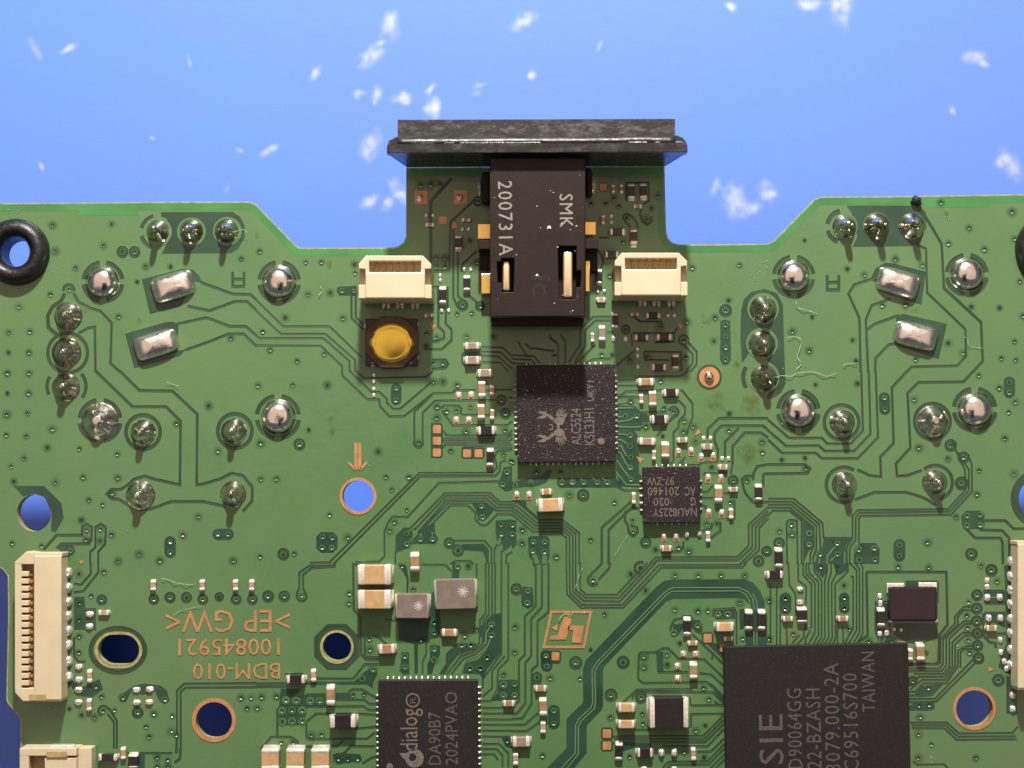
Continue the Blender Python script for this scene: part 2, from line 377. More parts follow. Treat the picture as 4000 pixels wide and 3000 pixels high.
def oval(cx, cy, hw, hh, n=12):
    pts = []
    for i in range(n + 1): t = -PI / 2 + PI * i / n; pts.append((cx + hw - hh + hh * math.cos(t), cy + hh * math.sin(t)))
    for i in range(n + 1): t = PI / 2 + PI * i / n; pts.append((cx - hw + hh + hh * math.cos(t), cy + hh * math.sin(t)))
    return pts
HOLES = [circ(53, 983, 62), circ(133, 2004, 67, 72), circ(1400, 1938, 62), oval(463, 2537, 81, 59), circ(1316, 2526, 56), circ(836, 2813, 72), circ(3806, 2767, 73), circ(4040, 1947, 66)]
def make_board():
    cu = bpy.data.curves.new('substrate', 'CURVE'); cu.dimensions = '2D'; cu.fill_mode = 'BOTH'; cu.extrude = T / 2
    for loop in [OUT] + HOLES:
        s = cu.splines.new('POLY'); s.points.add(len(loop) - 1); s.use_cyclic_u = True
        for p, (x, y) in zip(s.points, loop): q = pw(x, y, 0); p.co = (q.x, q.y, 0, 1)
    o = bpy.data.objects.new('tmp', cu); C.objects.link(o)
    dg = bpy.context.evaluated_depsgraph_get(); dg.update()
    me = bpy.data.meshes.new_from_object(o.evaluated_get(dg)); bpy.data.objects.remove(o); bpy.data.curves.remove(cu)
    me.materials.clear(); me.materials.append(M['mask']); me.materials.append(M['laminate'])
    for v in me.vertices: v.co.z -= T / 2
    me.update()
    for p in me.polygons: p.material_index = 0 if abs(p.normal.z) > 0.5 else 1; p.use_smooth = False
    me.name = 'substrate'
    mesh_obj('substrate', me, BOARD)
make_board()
# bare laminate rim and its rough routed edge
O(0, 0, 1)
def inset(pts, d):
    n = len(pts); res = []
    for i in range(1, n - 1):
        a, p, b = Vector(pts[i - 1]), Vector(pts[i]), Vector(pts[i + 1])
        d1, d2 = (p - a).normalized(), (b - p).normalized(); t = (d1 + d2).normalized(); nr = Vector((-t.y, t.x))
        cs = max(.6, nr.dot(Vector((-d1.y, d1.x)))); res.append(tuple(p + nr * d / cs))
    return res
top = OUT[:27]
RIM.strip(inset([(-200, 795)] + top[:13], 19), 26, 0.008); RIM.strip(inset(top[11:27] + [(4300, 760)], 19), 26, 0.008)
RIM.poly([(330, 806), (530, 806), (545, 842), (300, 842)], 0.0084); RIM.poly([(3610, 785), (3860, 780), (3865, 808), (3620, 811)], 0.0084)
EDGE = Layer()
EDGE.strip(inset([(-200, 795)] + top[:13], 3), 5, 0.012); EDGE.strip(inset(top[11:27] + [(4300, 760)], 3), 5, 0.012)
EDGE.strip(inset(OUT[26:] , 3), 5, 0.012)

# ---------------------------------------------------------------- two-terminal parts
KIND = {'c': ('cap_brown', 'capacitor'), 't': ('cap_tan', 'capacitor'), 'g': ('cap_grey', 'capacitor'), 'b': ('cap_pink', 'capacitor'),
        'r': ('res_black', 'resistor'), 'd': ('dark_brown', 'resistor'), 'n': ('inductor', 'inductor')}
_cache = {}
def two_term(kind, L, W, H, tl):
    """meshes with the length along x: body, and the terminal for the +x end"""
    key = (kind, round(L, 2), round(W, 2), round(H, 2))
    if key in _cache: return _cache[key]
    bm = bmesh.new(); e = 0.012 if kind != 'n' else 0.0
    if kind in 'rd': add_box(bm, -L / 2 + tl * .5, -W / 2 + .01, 0.01, L / 2 - tl * .5, W / 2 - .01, H, 0.02, 1)
    else: add_box(bm, -L / 2 + tl * .3, -W / 2 + e, 0.01, L / 2 - tl * .3, W / 2 - e, H - e, min(.06, W * .09), 2)
    body = bm_mesh('body', bm, [KIND[kind][0]])
    bm = bmesh.new(); hh = H + (0.0 if kind == 'n' else .012)
    add_box(bm, L / 2 - tl, -W / 2, 0.0, L / 2, W / 2, hh, min(.09, W * .16), 2)
    # solder fillet at the end
    f = min(.14, W * .22); y = W / 2 * .92
    prof = [(0, hh * .62), (f * .35, hh * .28), (f, .012)]
    vs = [[bm.verts.new((L / 2 - .01 + px, sy * y, pz)) for px, pz in prof] for sy in (-1, 1)]
    b0 = [bm.verts.new((L / 2 - .01, sy * y, 0.0)) for sy in (-1, 1)]
    for k in range(2): bm.faces.new((vs[0][k], vs[0][k + 1], vs[1][k + 1], vs[1][k]))
    bm.faces.new([b0[0]] + vs[0][::-1]); bm.faces.new([b0[1]] + vs[1])
    term = bm_mesh('terminal', bm, ['tin'])
    term.polygons.foreach_set('use_smooth', [True] * len(term.polygons))
    _cache[key] = (body, term)
    return body, term
def comp(kind, x0, y0, x1, y1, vert=None, H=None, tl=None, tilt=None):
    a = sp(x0, y0); b = sp(x1, y1)
    wpx, hpx = abs(b[0] - a[0]) / S, abs(b[1] - a[1]) / S
    if vert is None: vert = hpx > wpx
    L, W = (hpx, wpx) if vert else (wpx, hpx)
    if H is None: H = {'c': min(.85, .85 * W), 't': min(1.25, .8 * W), 'g': .6 * W + .1, 'b': .28, 'r': .36, 'd': .36, 'n': 1.0}[kind]
    tl = tl or {'c': .26, 't': .22, 'g': .26, 'b': .30, 'r': .22, 'd': .24, 'n': .06}[kind] * L
    body, term = two_term(kind, round(L, 2), round(W, 2), round(H, 2), tl)
    p = pw((a[0] + b[0]) / 2, (a[1] + b[1]) / 2, H); p.z = 0.016
    rz = (PI / 2 if vert else 0) + (math.radians(random.gauss(.4, .9)) if tilt is None else tilt)
    o = mesh_obj(KIND[kind][1], body, BOARD, loc=p, rz=rz)
    for r in (0, PI): mesh_obj('terminal', term, o, rz=r)
    return o

# ---------------------------------------------------------------- solder
_sp = []
def paste_mesh(sx, sy, h, seed):
    random.seed(seed); prof = [(1.0, 0.0), (.93, .35), (.78, .72), (.5, .95), (.2, 1.0)]; n = 14; vs, fs = [], []
    for k, (r, z) in enumerate(prof):
        for i in range(n):
            t = 2 * PI * i / n; e = .62; cx, sn = math.cos(t), math.sin(t)
            x = math.copysign(abs(cx) ** e, cx); y = math.copysign(abs(sn) ** e, sn); j = 1 + random.uniform(-.07, .07)
            vs.append((x * r * sx * j, y * r * sy * j, z * h * (1 + .3 * random.uniform(-1, 1) * (k > 0))))
    for k in range(len(prof) - 1):
        for i in range(n): fs.append((k * n + i, k * n + (i + 1) % n, (k + 1) * n + (i + 1) % n, (k + 1) * n + i))
    fs.append(tuple((len(prof) - 1) * n + i for i in range(n)))
    return to_mesh('solder', vs, fs, ['solder_paste'], smooth=True)
PASTE = [paste_mesh(1, 1, 1, 100 + i) for i in range(6)]
random.seed(11)
def pad(x, y, w_, h_, hh=None, name='solder_pad'):
    a = sp(x, y); p = pw(*a, 0); p.z = 0.016
    o = mesh_obj(name, random.choice(PASTE), BOARD, loc=p)
    sx, sy = w_ / K / S / 2, h_ / K / S / 2
    o.scale = (sx, sy, hh or min(.16, .55 * min(sx, sy) + .03))
    return o
def dots(*pts, r=15):
    for x, y in pts: pad(x, y, r * 2, r * 2.5)
def joint(x, y, r, style='dome', h=None, pin=0.0, tilt=0.0):
    """through-hole solder joint; x, y is the middle of the lump on the board"""
    a = sp(x, y); R = r / K / S; h = h or R * .72
    if style == 'dome':
        prof = [(R * 1.06, 0.0), (R * 1.0, .10 * h), (R * .95, .30 * h), (R * .86, .52 * h), (R * .72, .73 * h), (R * .52, .89 * h), (R * .30, .97 * h), (R * .12, 1.0 * h)]
        m, jit = 'solder', .012
    else:
        prof = [(R * 1.1, 0.0), (R * .98, .10 * h), (R * .86, .30 * h), (R * .72, .52 * h), (R * .55, .74 * h), (R * .38, .90 * h)]
        m, jit = ('solder_rough', .012) if style == 'rough' else ('solder_dirty', .014)
        pr = R * .30
        prof += [(pr, h), (pr * .98, h + pin * .6), (pr * .8, h + pin * .9), (pr * .4, h + pin)]
    me = lathe('solder_joint', prof, 28, [m], jit=jit)
    p = pw(*a, 0); p.z = 0.012
    return mesh_obj('solder_joint', me, BOARD, loc=p, rz=random.uniform(0, 6))
def lozenge(x, y, L, W, rot, h=0.80, flip=1):
    """pillow of solder over a motor tab: one end square, the other round"""
    L, W = L * 1.06 / K / S, W * 1.10 / K / S; n = 44; vs, fs = [], []
    base = []
    for i in range(n):
        t = 2 * PI * i / n; cx, sn = math.cos(t), math.sin(t)
        e = .34 if cx * flip < 0 else .72
        base.append((math.copysign(abs(cx) ** e, cx) * L / 2, math.copysign(abs(sn) ** min(e, .42), sn) * W / 2))
    prof = [(1.03, 0)] + [(math.cos(a_) ** .8, math.sin(a_) ** .95) for a_ in [math.radians(d_) for d_ in (6, 15, 26, 37, 48, 58, 68, 78, 86)]]
    for r, z in prof:
        for (bx, by) in base: vs.append((bx * r, by * r, z * h * random.uniform(.985, 1.015)))
    for k in range(len(prof) - 1):
        for i in range(n): fs.append((k * n + i, k * n + (i + 1) % n, (k + 1) * n + (i + 1) % n, (k + 1) * n + i))
    fs.append(tuple((len(prof) - 1) * n + i for i in range(n)))
    me = to_mesh('solder_joint', vs, fs, ['solder_pillow'], smooth=True)
    a = sp(x, y); p = pw(*a, h * .4); p.z = 0.012
    return mesh_obj('solder_joint', me, BOARD, loc=p, rz=math.radians(rot))
def cpoly(*pts, name='copper_pad', z=0.046, parent=None):
    bm = bmesh.new(); prism(bm, [tuple(pw(*sp(x, y), 0)[:2]) for x, y in pts], 0.002, z)
    return mesh_obj(name, bm_mesh(name, bm, ['copper']), BOARD)
def cpad(x0, y0, x1, y1, frame=16):
    if frame: Arect(x0 - frame, y0 - frame, x1 + frame, y1 + frame)
    c = 7
    return cpoly((x0 + c, y0), (x1 - c, y0), (x1, y0 + c), (x1, y1 - c), (x1 - c, y1), (x0 + c, y1), (x0, y1 - c), (x0, y0 + c))
def cring(cx, cy, ro, ri, roy=None, riy=None, name='copper_ring'):
    n = 40; vs, fs = [], []; roy = roy or ro; riy = riy or ri
    for (rx, ry, z) in ((ro, roy, .003), (ro, roy, .046), (ri, riy, .046), (ri, riy, -.3)):
        for i in range(n):
            t = 2 * PI * i / n; p = pw(*sp(cx + rx * math.cos(t), cy + ry * math.sin(t)), 0); vs.append((p.x, p.y, z))
    for k in range(3):
        for i in range(n): fs.append((k * n + (i + 1) % n, k * n + i, (k + 1) * n + i, (k + 1) * n + (i + 1) % n))
    return mesh_obj(name, to_mesh(name, vs, fs, ['copper']), BOARD)

# ---------------------------------------------------------------- integrated circuits
def tube(name, pts, r, m, parent=None, n=6, label=None, cat=None):
    vs, fs = [], []
    for i, p in enumerate(pts):
        a, b = pts[max(i - 1, 0)], pts[min(i + 1, len(pts) - 1)]; t = (Vector(b) - Vector(a)).normalized()
        u = t.cross(Vector((0, 0, 1))); u = u.normalized() if u.length > 1e-4 else Vector((1, 0, 0)); v_ = u.cross(t)
        for k in range(n): c = Vector(p) + (u * math.cos(2 * PI * k / n) + v_ * math.sin(2 * PI * k / n)) * r; vs.append(c)
    for i in range(len(pts) - 1):
        for k in range(n): fs.append((i * n + k, i * n + (k + 1) % n, (i + 1) * n + (k + 1) % n, (i + 1) * n + k))
    o = mesh_obj(name, to_mesh(name, vs, fs, [m], smooth=True), parent)
    if label: o['label'] = label
    if cat: o['category'] = cat
    return o
PINM = paste_mesh(1, 1, 1, 55)
def ic(x0, y0, x1, y1, H, m, label, pins, rot=0.6):
    """x0.. in photograph pixels of the top face; pins: (side, first, last, count) in pixels along the side"""
    p = pw((x0 + x1) / 2, (y0 + y1) / 2, H); k = (1 - H / D) / S
    L, W = (x1 - x0) * k, (y1 - y0) * k
    bm = bmesh.new(); add_box(bm, -L / 2, -W / 2, 0.03, L / 2, W / 2, H, 0.03, 1)
    o = mesh_obj('integrated_circuit', bm_mesh('chip_body', bm, [m]), BOARD, label=label, loc=(p.x, p.y, 0), rz=math.radians(rot))
    for (side, a, b, cnt) in pins:
        for i in range(cnt):
            t = a + (b - a) * i / max(1, cnt - 1)
            if side in 'tb':
                q = pw(t, 0, 0); lx, ly = q.x - p.x, (W / 2 + .07) * (1 if side == 't' else -1); sx, sy = .085, .16
            else:
                q = pw(0, t, 0); lx, ly = (L / 2 + .07) * (1 if side == 'r' else -1), q.y - p.y; sx, sy = .16, .085
            q = mesh_obj('pin', PINM, o, loc=(lx, ly, 0.016)); q.scale = (sx * random.uniform(.9, 1.15), sy * random.uniform(.85, 1.2), .20)
    return o
# ================================================================ the copper layout, detail by detail
# ---- upper left
O(0, 700)
V((455, 395), (965, 385), (895, 570), (480, 620), (655, 765), (435, 995), (165, 1100), (75, 1320), (260, 1315), (75, 1495), (250, 1495), (1025, 1185), (1995, 1370), (1258, 755), (1475, 755), (1185, 885), (2085, 685), (1058, 628, 50), (1163, 628, 50))
A((1390, 285), (2010, 283), (2075, 325), (2112, 400), (2115, 500), (2060, 600), (2000, 640), (1395, 645), (1440, 560), (1480, 450), (1440, 340), (1390, 320))
for x, y in ((1362, 455), (1655, 455), (1965, 450)): LIGHT.disc(x, y, 125, zl(), 28)
arc(1355, 455, 135, 36, (102, 165), (195, 250))
joint(1365, 452, 92, 'dirty', .95, .85); joint(1652, 452, 98, 'dirty', .95, .8); joint(1958, 448, 98, 'dirty', .95, .85)
arc(890, 885, 168, 36, *QUAD); joint(885, 890, 136, 'dome')
arc(595, 955, 46, 22, (-10, 190))
G(30, [(560, 985), (530, 1050), (455, 1100), (412, 1180), (420, 1280), (500, 1350)])
G(20, [(635, 985), (680, 1060), (780, 1110), (870, 1140), (965, 1240), (955, 1590), (1040, 1665)], [(680, 1330), (760, 1285), (820, 1275), (825, 1665)])
ring(585, 1500, 172, 28)
V((600, 955))
joint(590, 1185, 112, 'dirty', .9, .45); joint(575, 1500, 118, 'dirty', .9, .45)
A((1225, 865), (1580, 772), (1670, 785), (1725, 840), (1745, 895), (1690, 885), (1560, 1100), (1295, 1165))
A((1080, 1335), (1420, 1238), (1490, 1230), (1545, 1250), (1530, 1480), (1610, 1470), (1550, 1530), (1160, 1635))
lozenge(1492, 925, 350, 215, 17); lozenge(1345, 1428, 360, 200, 17)
G(20, [(1735, 890), (2010, 990), (2165, 995), (2215, 1040)], [(1620, 1095), (1810, 1135), (2030, 1055), (2135, 1055), (2215, 1130)],
  [(1530, 1250), (1780, 1195), (1830, 1210), (1985, 1270), (2125, 1270), (2215, 1350)], [(1600, 1475), (1800, 1405), (1975, 1335), (2105, 1335), (2215, 1440)],
  [(2010, 800), (2010, 925), (2108, 925), (2108, 800)], [(2010, 862), (2108, 862)])
# ---- upper middle left
O(1000, 700)
V((430, 715), (565, 715), (855, 735), (858, 810), (30, 622), (642, 980), (450, 995), (252, 1195), (752, 1200), (60, 1315), (122, 1475), (590, 1508), (355, 1568), (1422, 48), (1510, 45), (1590, 45),
  (1555, 680), (1632, 680), (1555, 757), (1632, 757), (1848, 530), (1908, 715), (1785, 1090, 50), (1738, 1160), (1865, 1155), (1818, 1360), (1475, 1330), (1558, 1365), (1472, 1440), (1535, 1590), (1615, 1590), (2052, 1360), (1920, 190, 46), (1940, 1098, 44))
A((705, 930), (870, 920), (870, 1010), (720, 1005), (695, 970)); LIGHT.disc(742, 965, 24, zl()); LIGHT.disc(850, 965, 24, zl()); V((742, 965), (850, 965))
G(18, [(825, 1000), (825, 1200), (930, 1300)], [(862, 1000), (862, 1190), (930, 1260)])
G(14, [(0, 1040), (235, 1270), (635, 1270), (915, 1540)], [(0, 1135), (215, 1335), (600, 1335), (855, 1560), (855, 1665)], [(0, 1350), (30, 1372), (580, 1372), (808, 1570), (808, 1665)], [(0, 1435), (560, 1438), (745, 1615), (745, 1665)])
arc(200, 888, 172, 34, *QUAD); joint(200, 890, 142, 'dome')
G(26, [(1690, -10), (1510, 190), (1510, 800)])
G(18, [(1900, 170), (1680, 370), (1670, 790), (1530, 795)], [(1705, 420), (1705, 1020), (1740, 1100), (1785, 1135)], [(1745, 620), (1745, 1010), (1790, 1045)], [(1910, 620), (1780, 740), (1775, 800)], [(1835, 1000), (1905, 1060), (1905, 1120)],
  [(1530, 930), (1575, 930), (1575, 1270), (1625, 1320), (1625, 1370), (1560, 1405), (1520, 1400)], [(1640, 1140), (1640, 1250), (1690, 1300), (1690, 1390), (1605, 1470), (1450, 1470)], [(1520, 1560), (1640, 1560), (1660, 1595), (1640, 1630), (1520, 1640)], [(1655, 930), (1655, 1130)])
G(12, [(1950, 1450), (2130, 1455), (2215, 1530)], [(1940, 1490), (2110, 1495), (2215, 1590)], [(1940, 1525), (2090, 1530), (2215, 1640)], [(1955, 1580), (2110, 1585), (2180, 1665)])
Arect(1775, 1490, 1950, 1612)
for x0, y0, x1, y1 in ((1370, 100, 1480, 215), (1710, 97, 1825, 212)):
    cpad(x0, y0, x1, y1, 0); pad((x0 + x1) / 2 - 12, (y0 + y1) / 2 + 8, 62, 66, .3)
cpad(1580, 322, 1648, 388, 0); cpoly((1690, 425), (1742, 425), (1725, 375), (1708, 375)); cpoly((1500, 1240), (1560, 1268), (1522, 1305))
dots((1472, 312), (1530, 312), (1785, 430), (1840, 430), (1800, 780), (1855, 780), (1590, 832), (1592, 875), (1605, 1137), (1665, 1137))
comp('b', 1465, 375, 1540, 408); comp('b', 1778, 335, 1855, 368); comp('r', 1718, 490, 1782, 608); comp('r', 1790, 838, 1852, 962); comp('r', 1580, 935, 1645, 1072); comp('b', 1455, 1160, 1530, 1195)
comp('g', 1805, 1410, 1930, 1470); comp('g', 1805, 1528, 1930, 1600); comp('g', 1915, 1640, 2038, 1708)
# ---- upper middle right
O(2000, 700)
cpad(758, 38, 820, 100, 10)
comp('b', 858, 45, 888, 115); comp('b', 930, 42, 960, 118); comp('r', 1000, 40, 1062, 165); comp('r', 1105, 38, 1168, 160); comp('b', 1050, 212, 1122, 250); comp('b', 770, 310, 802, 388)
comp('d', 845, 422, 975, 482); comp('d', 1020, 432, 1085, 555); comp('d', 803, 620, 920, 680); comp('r', 720, 782, 780, 905); comp('b', 735, 1018, 805, 1068)
comp('d', 860, 1155, 918, 1285); comp('g', 748, 1270, 808, 1395); comp('b', 680, 1330, 712, 1405); comp('d', 1060, 1340, 1178, 1395); comp('d', 1250, 1335, 1380, 1395); comp('b', 1025, 1150, 1095, 1182); comp('r', 1160, 1150, 1280, 1205)
comp('d', 1385, 1515, 1445, 1640); comp('d', 1210, 1595, 1330, 1655)
pad(1035, 178, 60, 26); pad(1136, 172, 60, 24); pad(1050, 582, 55, 20)
pad(878, 1380, 40, 55); pad(980, 1380, 40, 55)
dots((857, 318), (857, 375), (740, 970), (798, 970), (1348, 1180), (1402, 1180), (1085, 1470), (1085, 1525), (1088, 1620))
cpoly((1430, 1240), (1478, 1268), (1455, 1295))
V((680, 210), (812, 210), (880, 165), (925, 232), (1207, 250), (990, 335), (1160, 348), (960, 540), (845, 835), (1560, 765), (1965, 740), (1872, 1045), (1845, 1135, 55), (1755, 1195), (1510, 1230), (1742, 1395), (1272, 1275), (982, 1300, 44), (1485, 1395), (1505, 1540), (775, 1515), (866, 1515), (1018, 1560), (1175, 1535), (365, 1525), (1262, 145))
A((1800, 1225), (1840, 1212), (1885, 1225), (1892, 1560), (1860, 1605), (1825, 1605), (1798, 1560))
for y in (1260, 1358, 1455, 1560): LIGHT.disc(1846, y, 26, zl()); V((1846, y))
G(16, [(1120, 255), (1105, 300), (1125, 365), (1165, 395), (1205, 370), (1205, 320)], [(960, 345), (960, 315), (990, 298), (1030, 315), (1075, 370), (1090, 430)], [(962, 345), (1020, 415)], [(750, 505), (840, 505)], [(755, 790), (790, 720), (770, 650), (700, 570)], [(985, 190), (985, 30), (1180, 30), (1185, 190), (1130, 215)],
  [(850, 1188), (700, 1190), (590, 1290), (590, 1430), (490, 1580)], [(850, 1222), (720, 1222), (635, 1300), (630, 1440), (540, 1590)], [(870, 1322), (820, 1322)], [(330, 1340), (330, 1370), (390, 1420)], [(420, 1340), (460, 1400), (460, 1590)], [(400, 1420), (400, 1590)],
  [(50, 1400), (130, 1530), (190, 1530), (240, 1590)], [(115, 1420), (160, 1465), (200, 1460), (300, 1480), (370, 1480)], [(640, 1590), (700, 1555), (860, 1550)], [(890, 1620), (1000, 1530), (1100, 1450)], [(1040, 1330), (1400, 1330), (1430, 1280)], [(1040, 1440), (1030, 1330)], [(1380, 1000), (1380, 1130)],
  [(1480, 1425), (1560, 1510), (1560, 1590), (1500, 1665)], [(1515, 1400), (1595, 1490), (1595, 1600), (1540, 1665)], [(1140, 1490), (1460, 1495), (1465, 1659)], [(1140, 1490), (1150, 1560), (1360, 1565)], [(560, 1590), (650, 1500), (720, 1430)], [(1240, 1320), (1240, 1410), (1400, 1405), (1400, 1340)], [(1050, 1190), (1110, 1230), (1290, 1230), (1300, 1290)])
G(12, [(0, 1520), (180, 1530)], [(0, 1555), (170, 1560), (200, 1600)], [(0, 1590), (150, 1595)])
arc(1483, 1390, 42, 16, (0, 250))
# ---- the three dirty joints right of the cream connector (photograph pixels)
O(0, 0, 1)
A((2895, 1215), (2905, 1170), (2935, 1140), (2985, 1128), (3035, 1145), (3058, 1190), (3068, 1500), (3050, 1535), (3000, 1550), (3010, 1420), (2950, 1345), (2898, 1420), (2892, 1320))
for x, y in ((2981, 1206), (2976, 1342), (2983, 1474)): LIGHT.disc(x, y, 62, zl(), 28)
joint(2981, 1210, 50, 'dirty', .95, .5); joint(2976, 1345, 50, 'dirty', .95, .55); joint(2985, 1478, 50, 'dirty', .95, .5)
arc(2983, 1474, 80, 16, (150, 210), (280, 340))
# ---- upper right
O(3000, 700)
V((315, 525), (685, 772), (830, 825), (1335, 742), (1100, 690), (1492, 200), (1735, 420), (1558, 555), (1870, 605), (2107, 280), (2130, 515), (2175, 880), (988, 1088), (1188, 1085), (380, 1190), (210, 1315), (355, 1480), (732, 1388), (760, 1570), (1275, 1555), (1555, 1415), (1685, 1500), (1755, 1100), (2000, 1110), (2130, 1400), (2015, 1545), (2140, 1562), (2205, 1180))
A((680, 228), (1300, 228), (1365, 290), (1370, 420), (1310, 560), (1230, 580), (730, 585), (770, 500), (760, 400), (720, 290))
for x, y in ((660, 410), (935, 400), (1245, 405)): LIGHT.disc(x, y, 115, zl(), 28)
arc(650, 408, 138, 38, (102, 170), (195, 250))
joint(660, 412, 98, 'dirty', .95, .85); joint(938, 405, 105, 'dirty', .95, .85); joint(1242, 405, 105, 'dirty', .95, .85)
G(22, [(1310, 240), (1395, 380), (1500, 560), (1520, 940), (1840, 1235), (1855, 1570), (1770, 1665)])
G(18, [(1280, 560), (1365, 600), (1375, 980), (1705, 1295), (1710, 1530), (1635, 1610), (1240, 1620), (1200, 1665)])
arc(222, 840, 170, 36, *QUAD); joint(222, 840, 136, 'dome'); arc(1718, 825, 172, 36, *QUAD); joint(1720, 820, 140, 'dome')
G(24, [(512, 828), (512, 955), (612, 955), (612, 828)], [(512, 890), (612, 890)])
A((885, 860), (930, 770), (1010, 722), (1085, 728), (1365, 800), (1325, 1085), (1180, 1045), (960, 930))
A((1105, 1180), (1170, 1163), (1548, 1250), (1475, 1555), (1060, 1425), (1120, 1390))
lozenge(1125, 890, 350, 205, -16, flip=-1); lozenge(1280, 1352, 355, 200, -14, flip=-1)
G(20, [(930, 850), (745, 910), (695, 990), (790, 1200), (800, 1665)], [(1060, 1030), (895, 1090), (845, 1215), (865, 1665)], [(1130, 1175), (920, 1250), (855, 1300)], [(1090, 1420), (1040, 1430), (930, 1545), (925, 1665)])
# ---- middle left
O(0, 1450)
V((65, 15), (250, 15), (65, 190), (248, 190), (60, 372), (238, 360), (55, 550), (228, 560), (452, 500), (410, 658), (688, 668), (1015, 715), (208, 750), (97, 820), (120, 950), (480, 960), (720, 915), (1018, 920), (768, 1110), (887, 1152), (1805, 298), (1525, 450), (1885, 690), (1715, 1255), (705, 1285), (965, 1410), (1583, 1415), (105, 1485), (362, 1510), (1205, 1580), (1022, 1640), (1380, 1635), (2015, 1635), (970, 1055), (750, 1370), (745, 1455), (868, 1365), (868, 1460), (610, 1550))
pill(1470, 1475, 1470, 1565, 50); pill(1885, 1410, 1972, 1410, 50)
arc(575, 130, 168, 30, (150, 205), (-35, 40)); joint(572, 140, 112, 'dirty', .9, .5)
arc(865, 425, 178, 34, *QUAD); joint(865, 432, 146, 'rough', .95, .15)
ring(1237, 525, 148, 32); joint(1237, 530, 102, 'rough', .9, .5)
ring(2030, 515, 148, 32); joint(2020, 520, 102, 'rough', .9, .5)
G(22, [(825, -5), (1145, 305), (1435, 305), (1560, 430), (1555, 980), (1330, 930), (1250, 905), (1160, 930), (1100, 985), (1045, 1020), (965, 1020), (925, 1060), (965, 1100), (1030, 1105), (1130, 1170), (1200, 1200), (1300, 1190), (1480, 1125), (1760, 1125), (1940, 1165)],
  [(1035, -5), (1205, 165), (1490, 170), (1705, 370), (1700, 980), (1750, 975), (1900, 930), (2000, 880), (2100, 900), (2180, 1000), (2180, 1120), (2100, 1210)],
  [(380, 1540), (490, 1415), (720, 1415)], [(490, 1530), (530, 1490), (770, 1490), (785, 1440)])
G(16, [(710, 1410), (708, 1345), (750, 1318), (795, 1345), (790, 1470)], [(825, 1520), (825, 1345), (870, 1318), (915, 1345), (910, 1490), (850, 1560), (850, 1665)], [(825, 1520), (780, 1560), (780, 1665)])
joint(1215, 1075, 116, 'rough', .9, .5); joint(2015, 1062, 104, 'dirty', .9, .6)
A((115, 990), (380, 990), (530, 1140), (550, 1270), (480, 1395), (440, 1380), (448, 1220), (380, 1085), (295, 1058), (200, 1085))
A((500, 1520), (530, 1495), (630, 1500), (645, 1560), (600, 1600), (540, 1590)); LIGHT.disc(610, 1550, 24, zl())
cpoly((685, 1650), (705, 1630), (725, 1650), (705, 1668))
# ---- centre left
O(1000, 1450)
V((20, 125), (315, 118), (617, 118), (1535, 90), (1615, 88), (1740, 118), (1565, 308), (1855, 308), (1648, 345), (1732, 340), (1562, 400), (1815, 520), (2152, 510), (455, 505), (1055, 690), (40, 620), (1683, 685), (1125, 912), (1322, 915), (1175, 1022), (40, 930), (178, 930), (1305, 1198), (637, 1240), (1198, 1303), (1155, 1378), (793, 1435), (332, 1575), (38, 1600), (2140, 720), (2205, 775), (1950, 1170), (1958, 1262), (2115, 1325), (2120, 1412), (1670, 1485), (1745, 1548), (1302, 1402), (1305, 1495), (1422, 1455), (1525, 1452),
  (375, 632, 52), (1405, 618), (237, 1580, 52), (2120, 250, 48), (2155, 365, 48))
Arect(520, 1390, 705, 1570, 40)
for p in ((575, 1432), (660, 1440), (572, 1525), (655, 1525)): LIGHT.disc(*p, 26, zl()); V(p)
pill(1212, 150, 1210, 250, 46)
arc(190, 395, 182, 36, *QUAD); joint(192, 395, 144, 'dome')
cpoly((850, 620), (878, 620), (878, 852), (850, 838), name='copper_arrow'); cpoly((884, 620), (910, 620), (910, 838), (884, 852), name='copper_arrow')
cpoly((786, 790), (806, 784), (862, 838), (862, 858), (846, 852), name='copper_arrow'); cpoly((970, 790), (950, 784), (896, 838), (896, 858), (912, 852), name='copper_arrow')
cring(882, 1080, 160, 137)
A((1512, 450), (1598, 448), (1614, 465), (1614, 735), (1598, 752), (1512, 750), (1510, 600))
Arect(1775, 648, 1975, 758)
for r in ((1528, 465, 1598, 537), (1528, 567, 1598, 637), (1528, 668, 1598, 738), (1790, 675, 1860, 745), (1888, 675, 1958, 745)): cpad(*r, 0)
for x, y in ((1752, 208), (1860, 205), (1730, 422), (1838, 422)): cpad(x - 27, y - 32, x + 27, y + 38, 0); pad(x, y, 48, 58, .15)
comp('c', 1918, 88, 1985, 222); comp('b', 2020, 125, 2060, 205); comp('c', 1912, 290, 1978, 410); comp('b', 2022, 330, 2060, 415); comp('r', 1918, 475, 2062, 550, H=.42); comp('r', 1990, 675, 2055, 818)
dots((1018, 35), (1018, 90), (1018, 155), (1018, 210))
G(15, [(745, -5), (745, 35), (960, 240), (1065, 243), (1070, 300), (1155, 390), (1280, 388), (1530, 190), (1700, 187), (1720, 165), (1900, 163)], [(808, -5), (1000, 180), (1070, 180), (1130, 240), (1130, 270), (1185, 325), (1245, 325), (1520, 90)], [(860, -5), (935, 60), (1470, 50), (1530, -5)],
  [(1368, 620), (1368, 350), (1520, 205)], [(1440, 620), (1440, 360), (1545, 255), (1810, 250), (2070, 250)], [(1600, 320), (1625, 295), (1750, 297), (1775, 320), (1770, 370)], [(1605, 340), (1700, 465), (2170, 465), (2215, 430)], [(1780, 375), (2080, 378)], [(1985, 165), (2215, 160)], [(2180, 225), (2215, 235)])
arc(1405, 618, 40, 16, (180, 360))
